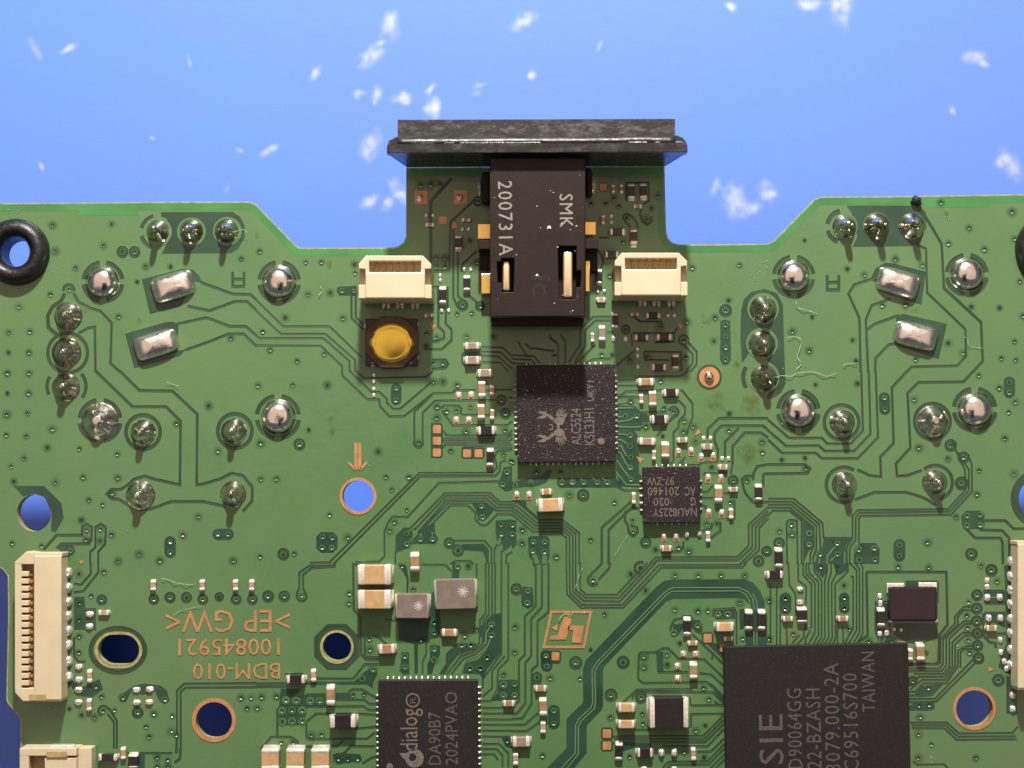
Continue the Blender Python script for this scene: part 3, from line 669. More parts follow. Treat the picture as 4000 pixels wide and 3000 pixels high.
G(12, [(1612, 510), (1650, 555), (2170, 555), (2215, 510)], [(1612, 582), (2170, 582), (2215, 540)], [(1612, 606), (2190, 606), (2215, 575)], [(1612, 660), (1640, 632), (2215, 632)], [(1870, 675), (1890, 657), (2215, 660)])
G(15, [(2215, 680), (2085, 690), (2060, 740), (2085, 830), (2040, 880), (1410, 880), (645, 1640), (640, 1665)], [(2160, 765), (2110, 790), (2110, 860), (2065, 905), (1420, 907), (670, 1665)], [(2100, 950), (1580, 965), (1310, 1260), (1180, 1255), (1145, 1300), (1110, 1380), (1110, 1600), (1060, 1645), (860, 1650)], [(465, 1655), (640, 1650)])
G(12, [(2215, 1130), (2110, 1130), (2020, 1050), (1630, 1055), (1340, 1350)], [(2215, 1155), (2100, 1155), (2010, 1078), (1640, 1080), (1370, 1370)], [(2215, 1180), (2085, 1180), (1995, 1105), (1650, 1108), (1400, 1390)], [(2215, 1207), (2080, 1207), (1980, 1130), (1665, 1133), (1420, 1380)], [(1830, 1158), (1680, 1158), (1540, 1300), (1540, 1400), (1568, 1450), (1540, 1490)], [(1830, 1158), (1895, 1220), (1895, 1280), (1945, 1330), (1990, 1330), (2085, 1235), (2215, 1237)])
A((1860, 1130), (1985, 1127), (2060, 1200), (1985, 1285), (1920, 1290), (1900, 1205)); A((1205, 1420), (1275, 1350), (1345, 1350), (1360, 1420), (1345, 1490), (1290, 1540), (1205, 1552)); A((1420, 1380), (1535, 1300), (1545, 1400), (1565, 1455), (1545, 1492), (1345, 1495), (1380, 1400))
for p in ((1302, 1402), (1305, 1495), (1422, 1455), (1525, 1452), (1950, 1170), (1958, 1262)): LIGHT.disc(*p, 27, zl())
LT(10, [(1302, 1402), (1380, 1340)], [(1422, 1455), (1425, 1400)], [(1525, 1452), (1523, 1390)], [(1305, 1495), (1400, 1400)])
G(14, [(1205, 1665), (1205, 1560), (1270, 1540)], [(1700, 1465), (1975, 1463), (2035, 1530), (2035, 1665)], [(2085, 1490), (2060, 1540), (2060, 1665)], [(2120, 1665), (2120, 1560), (2160, 1520), (2190, 1480)], [(2160, 1665), (2165, 1590), (2215, 1560)], [(1680, 1665), (1720, 1640), (1850, 1640), (1880, 1665)])
A((1780, 1495), (1965, 1490), (2012, 1540), (2012, 1665), (1995, 1665), (1960, 1560), (1790, 1545)); A((2070, 1290), (2215, 1280), (2215, 1500), (2140, 1560), (2130, 1500), (2085, 1480), (2070, 1380))
ring(1670, 1485, 40, 18); ring(1745, 1548, 44, 18)
LIGHT.disc(2115, 1325, 26, zl()); LIGHT.disc(2120, 1412, 26, zl()); LT(26, [(2120, 1412), (2095, 1500)])
A((2110, 930), (2140, 830), (2212, 820), (2215, 1030), (2150, 1040), (2090, 970))
for p in ((2170, 872), (2132, 980)): LIGHT.disc(*p, 28, zl()); V(p)
# ---- centre right
O(2000, 1450)
A((905, 290), (1000, 300), (1060, 300), (1110, 345), (1200, 390), (1205, 440), (1130, 440), (1110, 520), (1060, 515), (905, 515))
A((905, 520), (1060, 512), (1088, 560), (1100, 700), (1095, 880), (1120, 905), (1115, 1010), (940, 995), (900, 870), (902, 700))
A((0, 960), (60, 945), (250, 905), (310, 840), (350, 860), (300, 960), (215, 995), (60, 1005), (0, 1000)); A((395, 920), (900, 925), (955, 1005), (930, 1007), (410, 1007), (385, 970))
LT(13, [(905, 275), (950, 275), (1020, 260)], [(905, 320), (1050, 318)], [(905, 395), (980, 390)], [(905, 440), (1010, 425), (1078, 390)], [(905, 480), (1060, 485), (1155, 475)], [(905, 545), (950, 545), (1020, 555)], [(905, 590), (945, 595), (1020, 648)], [(905, 640), (945, 650), (985, 730), (1025, 742)], [(905, 690), (940, 710), (985, 800), (1022, 835)], [(905, 770), (960, 850), (1030, 938)], [(800, 870), (890, 860), (985, 980), (1120, 985)])
for x in (162, 432, 522, 620, 738, 825): LIGHT.disc(x, 962, 27, zl())
for p in ((1020, 555), (1020, 648), (1025, 742), (1022, 835), (1030, 938), (980, 390), (1078, 390), (1155, 475), (1025, 260), (30, 980)): LIGHT.disc(*p, 26, zl())
LT(10, [(432, 962), (430, 900), (460, 860)], [(522, 962), (515, 830)], [(620, 962), (560, 880), (555, 825)], [(738, 962), (650, 880), (610, 825)], [(825, 962), (740, 890), (660, 830)])
V((1025, 260), (1315, 318), (1395, 352), (980, 390), (1078, 390), (1155, 475), (1488, 430), (1482, 525), (1020, 555), (1302, 560), (1570, 478), (1020, 648), (1025, 742), (1022, 835), (1030, 938), (1585, 608), (1726, 828), (1285, 85), (1878, 365), (1875, 512), (2160, 610), (2165, 700), (1910, 945, 48), (2032, 945), (1888, 1130), (1680, 1318), (1768, 1312), (30, 980), (162, 972), (432, 965), (522, 962), (620, 962), (738, 960), (825, 960), (925, 958), (495, 1070), (885, 1132), (1042, 1290), (1048, 1388), (1155, 1480, 50), (680, 1455), (382, 1605), (88, 1368), (85, 1485), (1240, 1540), (1440, 1525), (1528, 1555), (615, 1072, 54), (2130, 1640, 50), (2200, 1555, 46), (215, 870), (420, 870), (5, 785))
GAPS.disc(1705, 50, 108, zg(), 28); cring(1705, 50, 88, 40); joint(1702, 48, 46, 'dome', .4)
comp('c', 1090, 60, 1225, 125); comp('b', 1100, 200, 1135, 278); comp('c', 1182, 175, 1250, 300); comp('r', 1312, 155, 1435, 220); comp('r', 1208, 378, 1340, 455); comp('g', 1100, 575, 1235, 640); comp('c', 1290, 620, 1362, 745); comp('b', 1210, 685, 1245, 765); comp('g', 1432, 572, 1515, 620)
comp('g', 1650, 625, 1730, 680); comp('c', 1790, 805, 1862, 855); comp('c', 1752, 995, 1820, 1130); comp('g', 1880, 1000, 1950, 1045); comp('r', 2100, 985, 2165, 1115); comp('b', 1875, 1190, 1915, 1275); comp('b', 1675, 1390, 1715, 1475); comp('c', 1295, 1505, 1375, 1560); comp('b', 1035, 1050, 1070, 1145); comp('c', 255, 1015, 338, 1068); comp('t', 228, 1098, 440, 1215, H=1.15)
for x, y in ((1437, 695), (1547, 690), (1635, 742), (1737, 735), (1693, 922), (1805, 920), (1700, 1222), (1812, 1225), (1312, 1430), (1418, 1430), (40, 1070), (147, 1070)):
    cpad(x - 25, y - 30, x + 25, y + 42, 0); pad(x, y - 4, 44, 62, .17)
for x, y in ((1510, 1412), (1618, 1405)): pad(x, y, 42, 60, .2)
dots((1655, 580), (1715, 580), (1815, 755), (1868, 755), r=17)
cpoly((1072, 735), (1138, 755), (1108, 800)); cpoly((1605, 498), (1632, 530), (1580, 557))
G(15, [(905, 80), (1050, 75), (1085, 45), (1450, 45), (1530, -5)], [(905, 125), (1075, 125)], [(905, 210), (950, 205), (980, 175), (1380, 160), (1470, 165), (1560, 280), (1560, 400), (1520, 500), (1510, 550)], [(1440, 250), (1495, 310), (1495, 370), (1440, 430), (1440, 480), (1395, 530), (1395, 780), (1370, 800)], [(1120, 355), (1340, 355)], [(905, 235), (970, 220), (1095, 225)],
  [(1500, 800), (1450, 790), (1500, 740)], [(1620, 810), (1500, 810)], [(1780, 690), (1775, 780), (1640, 790), (1620, 810)], [(1890, 890), (1905, 800)], [(1660, 900), (1665, 880), (1860, 880)], [(1640, 1045), (1690, 1040), (1740, 980)], [(1830, 1055), (1880, 1055)], [(1640, 1095), (1740, 1095)], [(1640, 1160), (1670, 1165), (1680, 1210)], [(1250, 560), (1330, 470)], [(910, 1000), (970, 1030), (1120, 1030)])
arc(1395, 352, 42, 22, (-70, 160)); G(22, [(1405, 390), (1350, 440)])
G(20, [(1690, 570), (1690, 500), (1790, 405), (2215, 405)], [(1750, 620), (1750, 530), (1810, 470), (2170, 470), (2215, 510)], [(1840, 740), (1840, 610), (1960, 490)], [(1905, 800), (1905, 650), (2010, 530), (2150, 530), (2215, 575)], [(1755, 610), (1780, 690)],
  [(2000, 1010), (1985, 930), (2020, 905), (2075, 905)], [(2215, 805), (2120, 820), (2085, 880), (2085, 940)], [(2000, 1010), (2020, 1060), (2080, 1130), (2215, 1130)], [(2170, 885), (2170, 1000)], [(2175, 885), (2215, 885)],
  [(1050, 1110), (775, 1350), (775, 1665)], [(1050, 1160), (835, 1370), (835, 1665)], [(975, 1220), (975, 1290), (1000, 1330), (1010, 1400), (1050, 1425), (1085, 1390), (1080, 1350), (1020, 1330)], [(975, 1220), (1050, 1180), (1130, 1190)], [(1380, 1560), (1450, 1555), (1480, 1520), (1480, 1470)], [(1640, 1380), (1720, 1360), (1730, 1310)], [(1720, 1440), (1800, 1380), (1800, 1300)], [(1850, 1280), (1920, 1270), (1920, 1110)])
G(12, [(2215, 1170), (2045, 1325), (2045, 1505), (1945, 1605), (1240, 1608), (1190, 1665)], [(2215, 1205), (2075, 1335), (2075, 1520), (1955, 1632), (1250, 1634), (1222, 1665)], [(2215, 1235), (2105, 1345), (2105, 1530), (1970, 1665)], [(2215, 1270), (2135, 1355), (2135, 1545), (2000, 1665)])
G(11, [(0, 1130), (60, 1142), (230, 1285), (440, 1285), (580, 1395), (580, 1665)], [(0, 1155), (45, 1168), (215, 1310), (430, 1310), (550, 1400), (550, 1665)], [(0, 1180), (30, 1193), (205, 1335), (425, 1335), (525, 1415), (525, 1665)], [(0, 1207), (20, 1218), (190, 1360), (420, 1360), (497, 1425), (497, 1665)], [(0, 1237), (180, 1387), (410, 1387), (470, 1440), (470, 1665)])
A((0, 1115), (120, 1113), (127, 1175), (217, 1250), (225, 1275), (60, 1137), (0, 1125))
A((135, 1440), (160, 1425), (300, 1425), (322, 1445), (325, 1600), (300, 1665), (200, 1665), (150, 1610))
for p in ((185, 1475), (282, 1475), (178, 1555), (282, 1562)): LIGHT.disc(*p, 28, zl()); V(p)
LT(40, [(178, 1555), (220, 1665)], [(282, 1562), (280, 1665)])
A((0, 1285), (35, 1290), (40, 1500), (0, 1540)); LIGHT.disc(5, 1330, 26, zl()); LIGHT.disc(5, 1410, 26, zl()); V((5, 1330), (5, 1410))
# ---- middle right
O(3000, 1450)
V((410, 115), (772, 105), (1262, 245), (1820, 35), (2000, 145), (2135, 265), (2080, 352), (2045, 578), (1303, 660), (1555, 755), (118, 765), (318, 748), (1825, 855), (2125, 885), (1805, 1062), (1625, 1258), (1378, 1478), (98, 1380), (325, 838), (1578, 640, 54), (1690, 745, 52), (1672, 968, 58), (95, 1485, 50), (1757, 1580, 54))
pill(1005, 230, 1010, 330, 48); pill(2085, 95, 2085, 185, 50); pill(1135, 1500, 1135, 1595, 52)
arc(262, 345, 176, 36, *QUAD); joint(265, 345, 144, 'dome'); arc(1785, 330, 180, 36, *QUAD); joint(1788, 330, 146, 'dome')
ring(635, 440, 150, 28); joint(640, 440, 100, 'rough', .9, .55); ring(1420, 432, 156, 26); joint(1420, 432, 124, 'rough', .95, .15)
arc(655, 980, 152, 28, (55, 290)); joint(662, 982, 102, 'rough', .9, .5); arc(1445, 960, 148, 28, (-75, 130)); joint(1440, 965, 100, 'rough', .9, .5)
G(18, [(805, -5), (820, 510), (715, 625), (510, 625), (465, 575), (180, 575), (0, 420)], [(870, -5), (885, 540), (745, 688), (490, 688), (435, 640), (155, 645), (0, 510)], [(930, -5), (950, 570), (775, 752), (465, 752), (410, 705), (120, 705), (0, 590)])
G(20, [(1205, -5), (1070, 140), (1085, 620), (970, 740), (975, 910), (880, 900), (770, 850)], [(1775, -5), (1690, 90), (1300, 95), (1205, 190), (1230, 660), (1105, 800), (1115, 905), (1200, 900), (1330, 855)], [(750, 1110), (920, 1045), (1190, 1045), (1300, 1075), (1370, 1105), (1450, 1160)], [(0, 805), (320, 805), (365, 840), (340, 880), (0, 885)])
G(12, [(1590, 600), (1625, 690), (1700, 850), (1710, 1020), (1555, 1190), (775, 1200), (730, 1250), (730, 1440), (680, 1520), (680, 1665)], [(1640, 700), (1735, 850), (1735, 1030), (1570, 1212), (790, 1224), (757, 1262), (757, 1455), (705, 1530), (705, 1665)], [(1735, 740), (1760, 800), (1762, 1040), (1580, 1240), (800, 1250), (785, 1275), (785, 1480)],
  [(0, 1100), (220, 1100), (470, 1310), (480, 1440), (730, 1440)], [(0, 1128), (210, 1128), (442, 1320), (455, 1560)], [(0, 1154), (200, 1154), (417, 1335), (417, 1540), (390, 1600), (390, 1665)], [(0, 1180), (190, 1180), (392, 1350), (395, 1510), (365, 1580), (365, 1665)], [(0, 1245), (40, 1205), (185, 1205), (290, 1290), (290, 1665)], [(165, 1665), (160, 1300), (190, 1282), (250, 1290), (255, 1665)])
A((300, 1290), (390, 1360), (393, 1510), (350, 1560), (305, 1665), (300, 1400)); A((482, 1445), (720, 1442), (672, 1510), (670, 1665), (400, 1665), (430, 1590), (460, 1560)); A((790, 1485), (930, 1485), (965, 1530), (960, 1665), (740, 1665), (740, 1590))
for p in ((205, 1325), (205, 1408), (355, 1400), (355, 1498), (450, 1582), (600, 1490), (602, 1580), (785, 1540), (920, 1530), (787, 1630), (922, 1630)): LIGHT.disc(*p, 28, zl()); V(p)
LT(14, [(600, 1490), (510, 1600), (510, 1665)], [(602, 1580), (540, 1640)], [(660, 1560), (660, 1665)], [(450, 1582), (440, 1665)])
Arect(1672, 1205, 1870, 1365, 40)
for p in ((1720, 1250), (1832, 1240), (1720, 1335), (1835, 1330)): LIGHT.disc(*p, 28, zl()); V(p)
G(20, [(1870, 1290), (2050, 1290), (2120, 1360), (2215, 1360)], [(1690, 1340), (1790, 1440), (2010, 1440), (2025, 1480), (2030, 1665)], [(1830, 1370), (2020, 1375), (2085, 1440), (2085, 1665)])
ring(2350, 1100, 220, 70)
comp('r', 60, 1535, 130, 1692, H=.42)
# ---- lower left
O(0, 2200)
V((685, 90), (897, 75), (790, 280), (690, 340), (880, 315, 46), (685, 490), (685, 630), (680, 770), (830, 1065), (878, 1150), (600, 1255), (708, 1310), (818, 1330), (895, 1275), (990, 1270), (1330, 1300), (1490, 1318), (1262, 1410), (1480, 1450), (1287, 1495), (1525, 1485), (2085, 1160), (2170, 1160), (2135, 1250), (1470, 295, 48), (1612, 295, 48), (1895, 290, 40), (1190, 1290, 50))
for x in (1322, 1745, 2033, 2173): comp('b', x - 24, 150, x + 24, 238); V((x + 8, 312, 46))
A((640, 290), (730, 290), (740, 390), (830, 385), (830, 580), (640, 575)); A((1030, 1150), (1150, 1060), (1240, 1040), (1380, 1055), (1440, 1095), (1465, 1190), (1430, 1215), (1380, 1200), (1340, 1110), (1230, 1140), (1140, 1110), (1085, 1200), (1035, 1195)); A((690, 1080), (860, 1000), (890, 1090), (800, 1160), (700, 1150)); A((560, 1000), (640, 1100), (640, 1130), (690, 1080), (620, 1000))
LIGHT.disc(1062, 1160, 28, zl()); LIGHT.disc(1425, 1180, 28, zl()); V((1062, 1160), (1425, 1180))
LT(60, [(1180, 1095), (1180, 1205)])
for x, y in ((775, 440), (775, 547), (682, 895), (685, 1005), (680, 1095), (680, 1203), (1180, 1095), (1295, 1090), (1182, 1205), (1290, 1202)): pad(x, y, 72, 56, .2)
comp('b', 850, 405, 940, 452); comp('b', 750, 925, 795, 1030); comp('b', 745, 1180, 790, 1275)
G(16, [(1530, 1500), (1530, 1100), (1590, 1040), (2215, 1035)], [(1562, 1590), (1562, 1110), (1602, 1075), (2215, 1070)], [(940, 1250), (1010, 1360), (1010, 1600)], [(930, 1300), (985, 1370), (985, 1600)], [(1100, 1640), (1490, 1640)], [(850, 0), (850, 80), (720, 240), (640, 250)], [(785, 0), (785, 90), (700, 185), (640, 175)], [(640, 640), (640, 800), (680, 850), (740, 850)])
G(22, [(1530, 1500), (1525, 1640)], [(1562, 1590), (1555, 1690), (1510, 1720)])
arc(895, 1275, 44, 18, (10, 250))
n = 26; GAPS.strip([(1020 + 235 * math.cos(2 * PI * i / n), 750 + 190 * math.sin(2 * PI * i / n)) for i in range(n)], 40, zg(), True)
O(0, 0, 1); cring(836, 2813, 86, 71); cring(3806, 2768, 84, 72)
O(0, 2700)
V((1360, 570), (1450, 590), (1360, 650), (1450, 655))
comp('r', 850, 545, 1010, 605, H=.5); comp('b', 1040, 492, 1085, 590); comp('r', 1105, 550, 1190, 665, H=.5); A((1195, 540), (1255, 540), (1250, 680), (1195, 680))
# ---- lower middle left
O(1000, 2200)
V((105, 285, 52), (245, 285, 50), (395, 280), (805, 258), (805, 345), (1265, 25), (1358, 225), (980, 655), (985, 745), (1540, 510), (1540, 600), (1430, 660), (1905, 570), (1805, 625), (1775, 710), (1858, 710), (1995, 815), (1848, 910), (1938, 910), (2140, 960), (1015, 920), (918, 995), (840, 1135), (935, 1132), (50, 1155), (178, 1150), (12, 1250), (2170, 1535), (710, 1690), (795, 1690), (880, 1690))
arc(395, 285, 42, 16, (150, 390)); G(16, [(690, -5), (655, 25), (465, 20), (375, 80), (375, 210), (352, 262)], [(690, 25), (480, 42), (405, 100), (410, 220), (432, 262)])
comp('t', 880, 15, 1165, 185, H=1.35); comp('t', 880, 232, 1165, 395, H=1.35)
n1 = comp('n', 1210, 265, 1488, 475, H=1.15); n2 = comp('n', 1552, 138, 1893, 395, H=1.2)
def star(x, y, r, parent, H):
    bm = bmesh.new(); q = pw(*sp(x, y), H)
    for i in range(5):
        a = PI * i / 5; d = Vector((math.cos(a), math.sin(a))) * r / K / S; e = Vector((-d.y, d.x)).normalized() * .035
        prism(bm, [tuple(Vector((0, 0)) + d + e), tuple(-d + e), tuple(-d - e), tuple(d - e)], .001 + i * .0008, .006 + i * .0008)
    o = mesh_obj('star_mark', bm_mesh('star_mark', bm, ['star_print']), parent)
    o.matrix_parent_inverse = Matrix.LocRotScale(parent.location, parent.rotation_euler, None).inverted(); o.location = (q.x, q.y, H + .014)
star(1405, 368, 42, n1, 1.15); star(1788, 245, 46, n2, 1.2)
comp('c', 1330, -80, 1412, 62); comp('c', 1062, 702, 1198, 785); comp('c', 1605, 567, 1735, 635); comp('r', 265, 970, 420, 1042, H=.6); comp('b', 472, 922, 520, 1022); comp('c', 605, 1065, 682, 1222); comp('r', 640, 1312, 860, 1425, H=.85); comp('c', 2138, 1187, 2230, 1240)
for x0, x1 in ((45, 198), (258, 415), (475, 632)): comp('t', x0, 1605, x1, 1790, vert=True, H=1.2)
O(0, 0, 1)
GAPS.strip([(1316 + 80 * math.cos(math.radians(22.5 + 45 * i)), 2526 + 80 * math.sin(math.radians(22.5 + 45 * i))) for i in range(8)], 30, zg(), True); EDGE.disc(1316, 2527, 66, .042, 30, 56.5)
EDGE.strip([(x, y) for x, y in oval(463, 2539, 87, 66)], 11, .042, True)
O(1000, 2200)
G(17, [(840, -5), (845, 400), (905, 470), (910, 790), (950, 830), (1060, 835)], [(878, -5), (875, 10)], [(0, 1040), (260, 1037)], [(0, 1066), (270, 1064)], [(510, 995), (840, 998), (940, 872), (1060, 872)], [(250, 960), (420, 955)], [(940, 640), (940, 800), (970, 812), (1060, 812)], [(1010, 625), (1060, 640), (1130, 700)], [(850, 15), (880, 15)],
  [(185, 1490), (185, 1265), (210, 1240), (930, 1235), (970, 1265), (1040, 1268)], [(435, 1500), (435, 1370), (520, 1300), (880, 1300), (1040, 1310)], [(435, 1500), (460, 1520), (960, 1515), (1030, 1460)], [(800, 1112), (830, 1090), (920, 1090), (1040, 1165)], [(690, 1175), (940, 1180), (980, 1215), (1040, 1218)], [(40, 1610), (130, 1500), (300, 1500), (360, 1540), (370, 1585), (700, 1580), (760, 1530)], [(680, 1665), (760, 1640), (820, 1580), (1035, 1580)], [(850, 1430), (1040, 1412)], [(920, 1730), (1000, 1680), (1040, 1670)])
A((430, 1022), (850, 1022), (925, 950), (990, 900), (1045, 920), (1050, 960), (1010, 1040), (1010, 1085), (960, 1050), (430, 1052)); A((215, 1082), (400, 1085), (330, 1150), (400, 1150), (440, 1125), (600, 1122), (600, 1240), (200, 1240), (205, 1160)); A((690, 1122), (810, 1118), (820, 1165), (690, 1165)); A((200, 1240), (440, 1235), (440, 1280), (405, 1400), (195, 1400)); A((660, 1660), (700, 1640), (900, 1650), (920, 1710), (700, 1740))
for p in ((258, 1185), (348, 1188), (470, 1190), (552, 1190), (225, 1275), (312, 1270), (400, 1272), (228, 1370), (312, 1365), (402, 1365)): LIGHT.disc(*p, 36, zl()); V(p)
V((478, 1485), (565, 1480), (222, 1550), (320, 1548)); LIGHT.disc(918, 995, 30, zl()); LIGHT.disc(1015, 920, 30, zl())
A((1490, 265), (1545, 240), (1550, 400), (1590, 400), (1600, 640), (1500, 660), (1440, 690), (1400, 700), (1400, 955), (1370, 955), (1365, 700), (1235, 660), (1230, 480), (1490, 480)); A((1905, 570), (2060, 440), (2115, 430), (2115, 770), (1995, 920), (1960, 1000), (1930, 960), (1780, 955), (1810, 860), (1920, 830), (2000, 740))
A((1700, 0), (1760, 0), (1755, 140), (1690, 140)); A((1225, 0), (1300, 20), (1320, 140), (1315, 270), (1300, 270), (1300, 130)); A((1255, 770), (1320, 770), (1325, 960), (1290, 960), (1250, 920)); A((1505, 710), (1590, 710), (1590, 790), (1545, 870), (1520, 960), (1480, 960), (1480, 870), (1505, 830)); A((1740, 690), (1900, 690), (1890, 750), (1760, 770), (1680, 860), (1620, 960), (1580, 960), (1640, 870), (1640, 780))
for p in ((1285, 805), (1290, 895), (1540, 745), (1540, 835), (2035, 530), (2035, 625), (1775, 710), (1858, 710), (1995, 815), (1848, 910), (1938, 910), (1540, 510), (1540, 600), (1745, 30), (1835, 25)): LIGHT.disc(*p, 30, zl()); V(p)
G(12, [(1985, -5), (1985, 430), (1935, 490), (1930, 690), (1855, 750), (1740, 790), (1680, 860), (1620, 960)], [(2012, -5), (2012, 440), (1962, 500), (1955, 700), (1870, 770), (1770, 805), (1700, 890), (1650, 960)], [(2040, -5), (2040, 450), (1985, 510), (1980, 710), (1890, 790), (1790, 830), (1730, 900), (1690, 960)], [(2066, -5), (2066, 440)], [(2120, -5), (2120, 780), (2010, 930), (1960, 1000), (1960, 1080)], [(2180, -5), (2180, 830), (2090, 920), (2085, 1090), (2030, 1190), (1950, 1190)], [(2150, 800), (2040, 930), (2040, 1080), (1960, 1150)],
  [(1905, 0), (1910, 410), (1890, 420)], [(1430, 10), (1640, 15), (1690, 70)], [(1440, 955), (1440, 850), (1470, 780), (1470, 690), (1500, 665)], [(1240, 920), (1290, 965)], [(1120, 490), (1230, 495)],
  [(1955, 1250), (2130, 1250)], [(1955, 1298), (2215, 1298)], [(1955, 1348), (2215, 1350)], [(1955, 1395), (2215, 1398)], [(1955, 1445), (2215, 1448)], [(1955, 1495), (2215, 1500)], [(1955, 1560), (2100, 1560), (2180, 1640), (2180, 1760)], [(1955, 1605), (2080, 1605), (2130, 1660), (2130, 1760)], [(1955, 1650), (2060, 1650), (2090, 1700)])
LT(11, [(2035, 530), (1990, 600), (1985, 700)], [(2035, 625), (2000, 720), (1910, 800), (1810, 840), (1750, 960)])
A((2100, 1010), (2215, 1005), (2215, 1180), (2030, 1192), (2090, 1120)); A((2120, 1500), (2215, 1500), (2215, 1600), (2160, 1590))
for p in ((2138, 1050), (2138, 1140)): LIGHT.disc(*p, 34, zl()); V(p)
# ---- lower middle right
O(2000, 2200)
V((38, 225, 52), (30, 548), (22, 768), (700, 145), (1025, 92), (1110, 40), (1408, 105), (1608, 108), (1805, 105), (2010, 105), (1152, 232), (1408, 400), (1605, 412), (1692, 410), (800, 440), (1970, 340), (1450, 690), (680, 745), (550, 860, 58), (960, 855, 56), (328, 990), (590, 995), (855, 1140, 56), (1115, 1160, 52), (850, 1330), (1125, 1300), (1130, 1385), (1655, 1075), (1702, 1175), (1670, 1400), (1590, 1445), (1995, 650), (265, 1660), (1015, 1670), (1490, 1630), (1660, 1675))
arc(700, 145, 46, 20, (100, 330)); G(18, [(775, -5), (760, 20), (682, 95)], [(845, -5), (840, 40), (748, 142)])
arc(1110, 40, 50, 22, (60, 270))
A((95, 200), (180, 210), (190, 370), (140, 395), (85, 370), (80, 260)); LIGHT.disc(140, 240, 28, zl()); LIGHT.disc(132, 345, 28, zl()); V((140, 240), (132, 345))
A((300, 1770), (470, 1600), (470, 1350), (500, 1315), (615, 1205), (612, 920), (635, 840), (690, 785), (1245, 205), (1310, 155), (1390, 140), (2010, 138), (2080, 165), (2140, 230), (2178, 320), (2195, 440), (2060, 430), (2050, 360), (2010, 312), (1960, 302), (1385, 310), (1330, 335), (800, 890), (787, 930), (787, 1240), (770, 1275), (647, 1400), (645, 1640), (540, 1770))
A((2010, 430), (2205, 430), (2205, 720), (2020, 720)); A((1960, 400), (2010, 390), (2010, 560), (1970, 580))
LT(10, [(430, 1770), (545, 1640), (550, 1400), (575, 1350), (685, 1245), (697, 1200), (692, 920), (730, 860), (1310, 260), (1360, 225), (1400, 212), (1960, 212), (2040, 250), (2080, 310), (2092, 410)], [(478, 1770), (572, 1650), (574, 1410), (600, 1362), (712, 1257), (720, 1210), (716, 930), (752, 872), (1330, 278), (1378, 245), (1960, 240), (2015, 268), (2052, 330), (2060, 400)], [(2090, 590), (2092, 718)], [(2115, 590), (2115, 718)], [(2120, 420), (2112, 330), (2080, 260)])
G(11, [(470, -5), (475, 265), (595, 382), (960, 385), (1290, 37), (1990, 37), (2025, -5)], [(497, -5), (500, 255), (607, 358), (950, 360), (1268, 15), (1985, 15)], [(523, -5), (527, 245), (620, 325), (930, 330), (1240, -5)], [(548, -5), (552, 235), (635, 298), (920, 300), (1205, -5)], [(590, -5), (590, 225), (640, 270), (905, 270), (1170, -5)])
G(17, [(180, -5), (205, 30), (205, 370), (110, 460), (110, 790), (60, 840), (60, 1190), (0, 1240)], [(258, -5), (258, 380), (165, 480), (165, 800), (115, 860), (115, 1210), (40, 1300), (0, 1302)], [(315, -5), (315, 420), (220, 500), (220, 880), (170, 920), (170, 1210), (90, 1340), (0, 1345)], [(0, 1395), (110, 1395), (230, 1290)], [(0, 1450), (130, 1450), (240, 1370)])
Arect(248, 755, 425, 870); pill(295, 800, 300, 890, 50); A((175, 960), (215, 935), (260, 960), (255, 1045), (180, 1050)); LIGHT.disc(215, 985, 30, zl()); V((215, 985))
A((0, 1005), (45, 1010), (60, 1060), (55, 1170), (0, 1190)); LIGHT.disc(22, 1045, 28, zl()); LIGHT.disc(22, 1140, 28, zl()); V((22, 1045), (22, 1140)); pill(362, 1275, 362, 1385, 52)
# company mark etched in copper
a, b, c, d = (327, 410), (693, 410), (630, 735), (262, 735)
for p, q, e in ((a, b, (0, 22)), (c, d, (0, -22))): cpoly(p, q, (q[0] + e[0], q[1] + e[1]), (p[0] + e[0], p[1] + e[1]), name='copper_emblem')
cpoly((327, 432), (349, 432), (288, 713), (266, 713), name='copper_emblem'); cpoly((668, 432), (690, 432), (634, 713), (612, 713), name='copper_emblem')
cpoly((450, 465), (518, 455), (502, 540), (465, 660), (325, 660), (332, 632), (400, 620), (418, 540), name='copper_emblem'); cpoly((490, 540), (620, 540), (598, 688), (516, 688), (530, 578), (478, 575), name='copper_emblem'); cpoly((340, 560), (395, 528), (388, 585), name='copper_emblem')
cpad(342, 768, 410, 840, 0); cpad(1655, 610, 1725, 685); cpad(1795, 700, 1838, 765, 0); cpad(783, 1435, 857, 1510); cpad(783, 1540, 857, 1612)
comp('c', 200, 1058, 295, 1110); comp('c', 235, 1172, 303, 1315); comp('b', 245, 1372, 292, 1470); comp('g', 5, 1500, 155, 1590); comp('t', 920, 1210, 1060, 1290, H=.8); comp('t', 918, 1357, 1060, 1430, H=.8)
comp('r', 1190, 1165, 1525, 1425, H=1.2, tl=.42); comp('r', 1480, 477, 1548, 620); comp('c', 1522, 670, 1602, 714); comp('c', 1535, 865, 1605, 998); comp('t', 1768, 512, 1915, 592, H=.8); comp('c', 1835, 630, 1910, 674); comp('r', 2012, 412, 2083, 575); comp('r', 2124, 412, 2195, 575); comp('r', 1085, 1600, 1215, 1680, H=.45); comp('r', 890, 1555, 958, 1700); comp('b', 1548, 1600, 1590, 1705); comp('b', 8, 1645, 55, 1745)
for x, y in ((1480, 782), (1588, 782), (1430, 887), (1432, 992)): cpad(x - 28, y - 28, x + 30, y + 34, 0); pad(x - 2, y, 54, 54, .18)
for x, y in ((1290, 1635), (1400, 1635)): pad(x, y, 60, 80, .3)
pad(1140, 1775, 60, 40); pad(1400, 1775, 50, 40)
